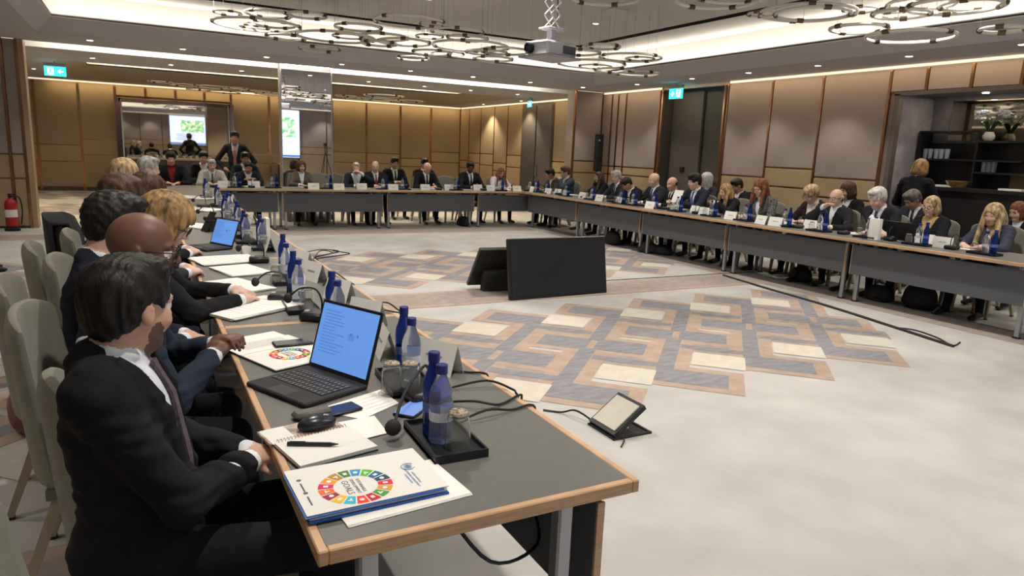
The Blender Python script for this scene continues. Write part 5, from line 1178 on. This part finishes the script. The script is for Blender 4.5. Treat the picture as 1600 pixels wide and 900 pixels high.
seat(258, 342, 'Z', 1.175, 0, 'woman with streaked blonde hair leaning over her papers', dict(res=m_, f=True, jacket=BLK, skin=3, hair='dblond', style='bob', vol=1.18, yaw=-.2, pitch=.45, lean=.38, glasses=True, cxy=(-.10, 3.98, -.1), handR=(.50, -.12, .775), handL=(.50, .14, .775)), 'grey-green chair under the blonde woman of the left row', G1)
seat(190, 303, 'Z', 1.235, 0, 'man with short brown hair behind the man with curly black hair', dict(res=.012, jacket=CHAR, skin=3, hair='brown', vol=1.05, yaw=.3, pitch=.2, lean=.1, cxy=(-.25, 4.52, .05)), 'grey-green chair under the brown-haired man of the left row', G1)
seat(230, 290, 'Z', 1.235, 0, 'person with smooth dark hair bent forward behind the blonde woman', dict(res=.012, f=True, jacket=BLK, skin=3, hair='brown', style='bob', vol=1.08, yaw=.1, pitch=.5, lean=.2, cxy=(-.12, 5.08, 0)), 'grey-green chair under the dark-haired bent person', G1)
seat(195, 265, 'Z', 1.255, 0, 'woman with greying blonde hair far down the left row', dict(res=.014, f=True, jacket=BLK, skin=3, hair='blond', style='bob', vol=1.12, yaw=.2, pitch=.2, lean=.05), 'grey-green chair under the greying blonde woman', G1)
seat(232, 259, 'Z', 1.245, 0, 'grey-haired man turned sideways at the far end of the left row', dict(res=.015, jacket=CHAR, skin=3, hair='grey', yaw=-.2, pitch=.15, lean=.08), 'grey-green chair under the grey-haired man of the left row', G1)
chair(.0, 1.18, .0, 'empty grey chair at the bottom left corner of the photo', 'upholstered chairs')
chair(-.22, 5.75, 0, 'grey-green chair with a black coat over its back, left row', 'upholstered chairs')
ct = MB(); g_ = []
for i in range(9):
    for j in range(5):
        s_ = -1 + i / 4; t_ = [.45, .85, 1.03, 1.03, .30][j]
        ct.v.append((-.22 - .215 - .07 * t_ + .065 * abs(s_) ** 2.2 + [.03, .03, .0, -.08, -.11][j], 5.75 + s_ * .25, .40 + t_ * .59 - .05 * abs(s_) ** 2.5))
for i in range(8):
    for j in range(4): a = i * 5 + j; ct.f.append((a, a + 1, a + 6, a + 5)); ct.m.append(0)
co_ = ct.build('black_coat', mat('coat_black', (.012, .012, .014), .9), None, True); md = co_.modifiers.new('s', 'SOLIDIFY'); md.thickness = .02; tag(co_, 'black coat hung over the back of a chair in the left row', 'coat')
# far row (they face the camera side, -Y)
G2 = 'people along the far row'; BY = 14.12; RB = -PI / 2
def back(u, v, who, d, cl=None, Y=BY): d.setdefault('res', far_); return seat(u, v, 'Y', Y, RB, who, d, cl, G2)
back(267, 247, 'person in black top with short black hair at the left end of the far row', dict(jacket=BLK, skin=0, hair='black', shirt=(.2, .02, .02), pitch=.3, lean=.1), 'grey-green chair at the left end of the far row')
back(331, 257, 'man with grey hair in a light grey suit and black tie', dict(jacket=(.36, .34, .31), tie=BLK, skin=3, hair='grey', pitch=.35, lean=.2), 'grey-green chair under the man in the light grey suit')
back(318, 246, 'dark-haired person hidden behind the man in light grey suit', dict(jacket=BLK, skin=0, hair='black', pitch=.2), 'grey-green chair behind the man in light grey', 15.2)
back(383, 246, 'man in navy suit behind the one leaning on his hands', dict(jacket=NAVY, skin=1, hair='black', beard=True), 'grey-green chair behind the dark-suited man leaning on his hands', 15.2)
back(388, 263, 'dark-haired man in black leaning on his hands at the far row', dict(jacket=BLK, skin=1, hair='black', pitch=.4, lean=.35, handL=(.30, .04, .85), handR=(.30, -.04, .86)), 'grey-green chair under the man leaning on his hands')
back(471, 262, 'woman with brown curls in a patterned beige jacket', dict(f=True, jacket=(.38, .32, .27), jpat=(.12, .09, .08), skin=0, hair='brown', style='bob', curlhair=1, vol=1.1, yaw=.1), 'grey-green chair under the woman in patterned beige')
back(557, 262, 'grey-haired man with white shirt and his hand at his mouth', dict(jacket=NAVY, v=.10, vw=.11, skin=3, hair='white', handL=(.18, .06, 1.02), lean=.25, yaw=-.3), 'grey-green chair under the grey-haired man holding his mouth')
back(587, 260, 'balding man in dark suit with red tie at the far row', dict(jacket=BLK, tie=TIE_R, skin=3, hair='grey', style='fringe', pitch=.2, yaw=-.2), 'grey-green chair under the balding man with red tie')
back(617, 249, 'man in black suit seated in the second line behind the far row', dict(jacket=BLK, tie=BLK, skin=1, hair='black', beard=True, handL=(.22, .05, .80), handR=(.22, -.05, .80)), 'grey-green chair in the second line behind the far row', 15.1)
back(668, 262, 'bald man in dark suit looking down at the far row', dict(jacket=BLK, tie=BLK, skin=0, style='bald', hair='grey', pitch=.5, lean=.22), 'grey-green chair under the bald man of the far row')
back(664, 249, 'dark-haired person hidden behind the bald man of the far row', dict(jacket=BLK, skin=0, hair='black'), 'grey-green chair behind the bald man of the far row', 15.1)
back(736, 261, 'man with black hair and dark skin in a black suit', dict(jacket=BLK, tie=BLK, skin=2, hair='black', pitch=.3, yaw=-.3), 'grey-green chair under the dark-skinned man of the far row')
back(783, 270, 'woman with long dark red hair in a pale blouse', dict(f=True, jacket=(.52, .50, .56), skin=3, hair='red', style='long', pitch=.45, lean=.2, h=.9), 'grey-green chair under the red-haired woman in pale blouse')
for u, lab in ((500, 'empty grey-green chair between the woman in beige and the grey-haired man'), (700, 'empty grey-green chair between the bald man and the dark-skinned man'), (524, 'grey-green chair with a black coat over it')):
    p = atY(u, 275, 14.3); chair(p.x, 14.15 if u != 524 else 14.25, RB, lab, 'upholstered chairs')
# standing man in the back room, seated one at the left edge
p = atY(367, 214, 15.9); r = empty('person', (p.x, 15.9, 0), RB - .2, 'man in dark suit standing in the back room before the buffet', 'person'); person(r, dict(res=.017, w=.88, stand=True, jacket=BLK, tie=(.3, .1, .1), shirt=(.3, .3, .32), hair='black', skin=1, beard=True, h=(p.z - .93 - .12) / .515, px=-.0, handL=(.12, .22, .95), handR=(.14, -.2, .98), lean=.03))
c = atZ(22, 421, 0); r = empty('person', (c.x - .58, c.y - .03, 0), -.05, 'person at the left photo edge, only a trouser leg and black shoe in view', 'person'); person(r, dict(res=.016, jacket=CHAR, hair='black', trousers=(.045, .042, .036), handL=(.2, .1, .68), handR=(.2, -.1, .68), spread=.08, foot=.0))
chair(c.x - .58, c.y - .03, -.05, 'grey-green chair at the left edge of the photo under the person with the shoe', 'upholstered chairs')
# right row (they face -X)
G3 = 'people along the right row'; RX, RX2 = 8.15, 9.10
def right(u, v, who, d, cl, X=RX):
    d.setdefault('res', q_ if u > 1000 else far_); d.setdefault('hsz', 1.06); d['yaw'] = d.get('yaw', .3) * .7 - .45; return seat(u, v, 'X', X, PI + d.pop('turn', 0), who, d, cl, G3)
pos = []
def R1(u, v, who, d, cl, X=RX): pos.append((right(u, v, who, d, cl, X)[1], who, X))
R1(860, 271, 'person with brown hair leaning, first at the far end of the right row', dict(jacket=(.06, .045, .03), skin=1, hair='black', pitch=.4, lean=.3, yaw=.3), 'grey-green chair at the far end of the right row')
R1(883, 269, 'man in grey-blue suit with hand on chin at the far right corner', dict(jacket=(.045, .055, .075), skin=3, hair='brown', glasses=True, handL=(.16, .05, 1.03), yaw=.5), 'grey-green chair under the man with hand on chin')
R1(936, 277, 'woman in black with a green scarf', dict(f=True, jacket=BLK, shirt=(.05, .30, .06), vw=.08, skin=0, hair='brown', style='long', yaw=.5), 'grey-green chair under the woman with green scarf', 8.5)
R1(963, 276, 'grey-haired man in dark suit with a beard', dict(jacket=CHAR, tie=TIE_B, skin=3, hair='grey', beard=True, pitch=.3, yaw=.4), 'grey-green chair under the bearded grey-haired man', 8.3)
R1(980, 286, 'person with black hair bent low over the table', dict(jacket=BLK, skin=1, hair='black', pitch=.7, lean=.40, yaw=.3), 'grey-green chair under the black-haired person bent low', 8.05)
R1(1022, 281, 'bald man in dark suit with blue tie in the right row', dict(jacket=(.02, .024, .03), tie=TIE_B, skin=3, style='bald', hair='grey', yaw=.45, pitch=.2), 'grey-green chair under the bald man with blue tie', 8.2)
R1(1050, 287, 'man with receding dark hair in a black suit', dict(jacket=BLK, tie=BLK, skin=0, hair='black', style='fringe', beard=True, yaw=.6, pitch=.2), 'grey-green chair under the man with receding dark hair', 8.15)
R1(1086, 281, 'man in navy suit reading a raised white paper', dict(jacket=(.016, .022, .035), tie=(.05, .12, .35), skin=3, hair='black', yaw=.35, pitch=.25, lean=.16, handL=(.40, .10, .86), handR=(.38, -.22, .86)), 'grey-green chair under the man reading a raised paper')
R1(1104, 281, 'person in a pale grey headscarf in the second line', dict(f=True, jacket=CHAR, skin=0, hair='scarf', style='scarf'), 'grey-green chair under the person in pale headscarf', RX2)
R1(1134, 299, 'woman with reddish blonde hair leaning on her hands', dict(f=True, jacket=BLK, skin=3, hair='dblond', style='long', vol=1.05, pitch=.3, lean=.28, yaw=.45, handL=(.30, .05, .92), handR=(.32, -.05, .90)), 'grey-green chair under the reddish blonde woman')
R1(1152, 290, 'man with black hair in the second line, behind the reddish blonde woman', dict(jacket=BLK, skin=1, hair='black', pitch=.4), 'grey-green chair behind the reddish blonde woman', RX2)
R1(1189, 293, 'woman with long auburn hair and glasses', dict(f=True, jacket=(.03, .035, .04), jpat=(.2, .2, .2), skin=3, hair='red', style='long', glasses=True, pitch=.3, yaw=.6, lean=.18), 'grey-green chair under the auburn-haired woman')
R1(1268, 303, 'woman with short wavy blonde hair in a black jacket', dict(f=True, jacket=(.03, .015, .018), shirt=(.7, .68, .64), vw=.09, skin=3, hair='blond', curlhair=1, vol=1.12, pitch=.45, lean=.2, yaw=.5, glasses=True), 'grey-green chair under the woman with short wavy blonde hair', 8.42)
R1(1306, 309, 'balding man with glasses resting his chin on his fist', dict(jacket=(.02, .02, .024), skin=3, hair='grey', style='fringe', glasses=True, yaw=.75, pitch=.1, handR=(.18, -.03, 1.03), handL=(.30, .2, .775)), 'grey-green chair under the balding man with glasses', 8.14)
R1(1325, 298, 'person with dark curly hair in the second line of the right side', dict(f=True, jacket=BLK, skin=0, hair='brown', style='bob', curlhair=1), 'grey-green chair behind the balding man', RX2)
R1(1372, 306, 'white-haired man in black suit reaching out his arm', dict(jacket=(.018, .02, .028), tie=CHAR, skin=3, hair='white', yaw=.55, pitch=.45, lean=.25, handR=(.40, .30, .79), handL=(.36, .12, .775)), 'grey-green chair under the white-haired man')
R1(1428, 311, 'grey-haired man looking down in the second line', dict(jacket=(.03, .035, .045), tie=BLK, skin=1, hair='darkgrey', pitch=.6, yaw=.2), 'grey-green chair under the grey-haired man of the second line', RX2)
R1(1455, 322, 'woman with blonde hair and red glasses in a black cardigan', dict(f=True, jacket=BLK, shirt=(.45, .33, .16), vw=.10, skin=3, hair='blond', style='bob', glasses=True, yaw=.7, pitch=.15, lean=.12), 'grey-green chair under the woman with red glasses')
R1(1552, 338, 'woman with very long straight blonde hair', dict(res=.012, f=True, jacket=(.045, .05, .075), shirt=(.5, .35, .25), skin=3, hair='blond', style='long', vol=1.12, hairlen=1.35, yaw=.6, pitch=.3, lean=.12), 'grey-green chair under the woman with very long blonde hair')
R1(1592, 330, 'person with dark red hair at the right photo edge', dict(f=True, jacket=BLK, skin=3, hair='red', style='bob', pitch=.3), 'grey-green chair at the right photo edge', RX2)
for Y, lb in ((6.95, 'empty grey-green chair between the auburn-haired and wavy blonde women'), (4.45, 'empty grey-green chair left of the very long-haired blonde')): chair(8.35, Y, PI, lb, 'upholstered chairs')
p = atX(1435, 262, 9.55); r = empty('person', (9.55, p.y, 0), .15, 'woman with curled blonde hair in black standing with her back turned at the alcove', 'person'); person(r, dict(res=.014, f=True, stand=True, jacket=BLK, hair='dblond', style='bob', curlhair=1, vol=1.1, skin=3, h=(p.z - .93 - .12) / .515, px=0, handL=(.28, .12, 1.0), handR=(.28, -.12, 1.0), lean=.05))
# raised paper held by the reading man
yy = [y for y, w_, X in pos if 'raised white' in w_][0]; pa = MB().box((0, 0, 0), (.002, .21, .28), M=Matrix.Rotation(.35, 4, 'Y')).build('raised_paper', M_white, None, loc=(7.72, yy - .02, .93)); tag(pa, 'white sheet held up by the man in the navy suit', 'papers')
# places on the right and far rows
short = {}
for y, w_, X in pos:
    if X == RX2: continue
    s = w_.replace(' in the right row', '').split(' ')
    seat_set(8.015, y, PI, ' '.join(s[:7]), papers=True, side=1)
for u, w_ in ((331, 'man in light grey suit'), (388, 'man leaning on his hands'), (471, 'woman in patterned beige'), (557, 'grey-haired man holding his mouth'), (587, 'balding man with red tie'), (668, 'bald man of the far row'), (736, 'dark-skinned man of the far row'), (783, 'red-haired woman in pale blouse')):
    p = atY(u, 262, BY); seat_set(p.x, 13.79, RB, w_, side=1)

# bags on the carpet under the right row
M_bagb = mat('bag_black', (.012, .012, .014), .7)
for u, v, w_, h_, lb in ((942, 383, .22, .30, 'black upright bag on the carpet under the far part of the right row'), (985, 396, .26, .22, 'low black bag on the carpet behind the second pair of table legs'), (1035, 398, .24, .20, 'dark bag on the carpet under the man with receding hair'), (1250, 440, .20, .24, 'black bag on the carpet under the woman with short wavy blonde hair'), (1372, 470, .22, .22, 'black bag on the carpet under the white-haired man'), (1435, 482, .24, .34, 'large black backpack on the carpet under the woman with red glasses'), (720, 352, .25, .24, 'black bag on the carpet under the far row')):
    p = atZ(u, v, 0); r = empty('bag', (max(p.x, 7.45) if u != 720 else p.x, p.y if u != 720 else 13.3, 0), .2, lb, 'bag')
    sdf_obj('bag_body', [ell((0, 0, h_ * .42), (w_ * .42, w_ * .75, h_ * .46), k=.03), ell((0, 0, h_ * .2), (w_ * .45, w_ * .8, h_ * .22), k=.05)], .016, [M_bagb], r, lambda D, X: np.maximum(D, -X[:, 2] + .001))
    MB().tube(spl([(0, -.06, h_ * .82), (0, -.04, h_), (0, .04, h_), (0, .06, h_ * .82)], 4), .008, 5).build('handle', M_bagb, r)
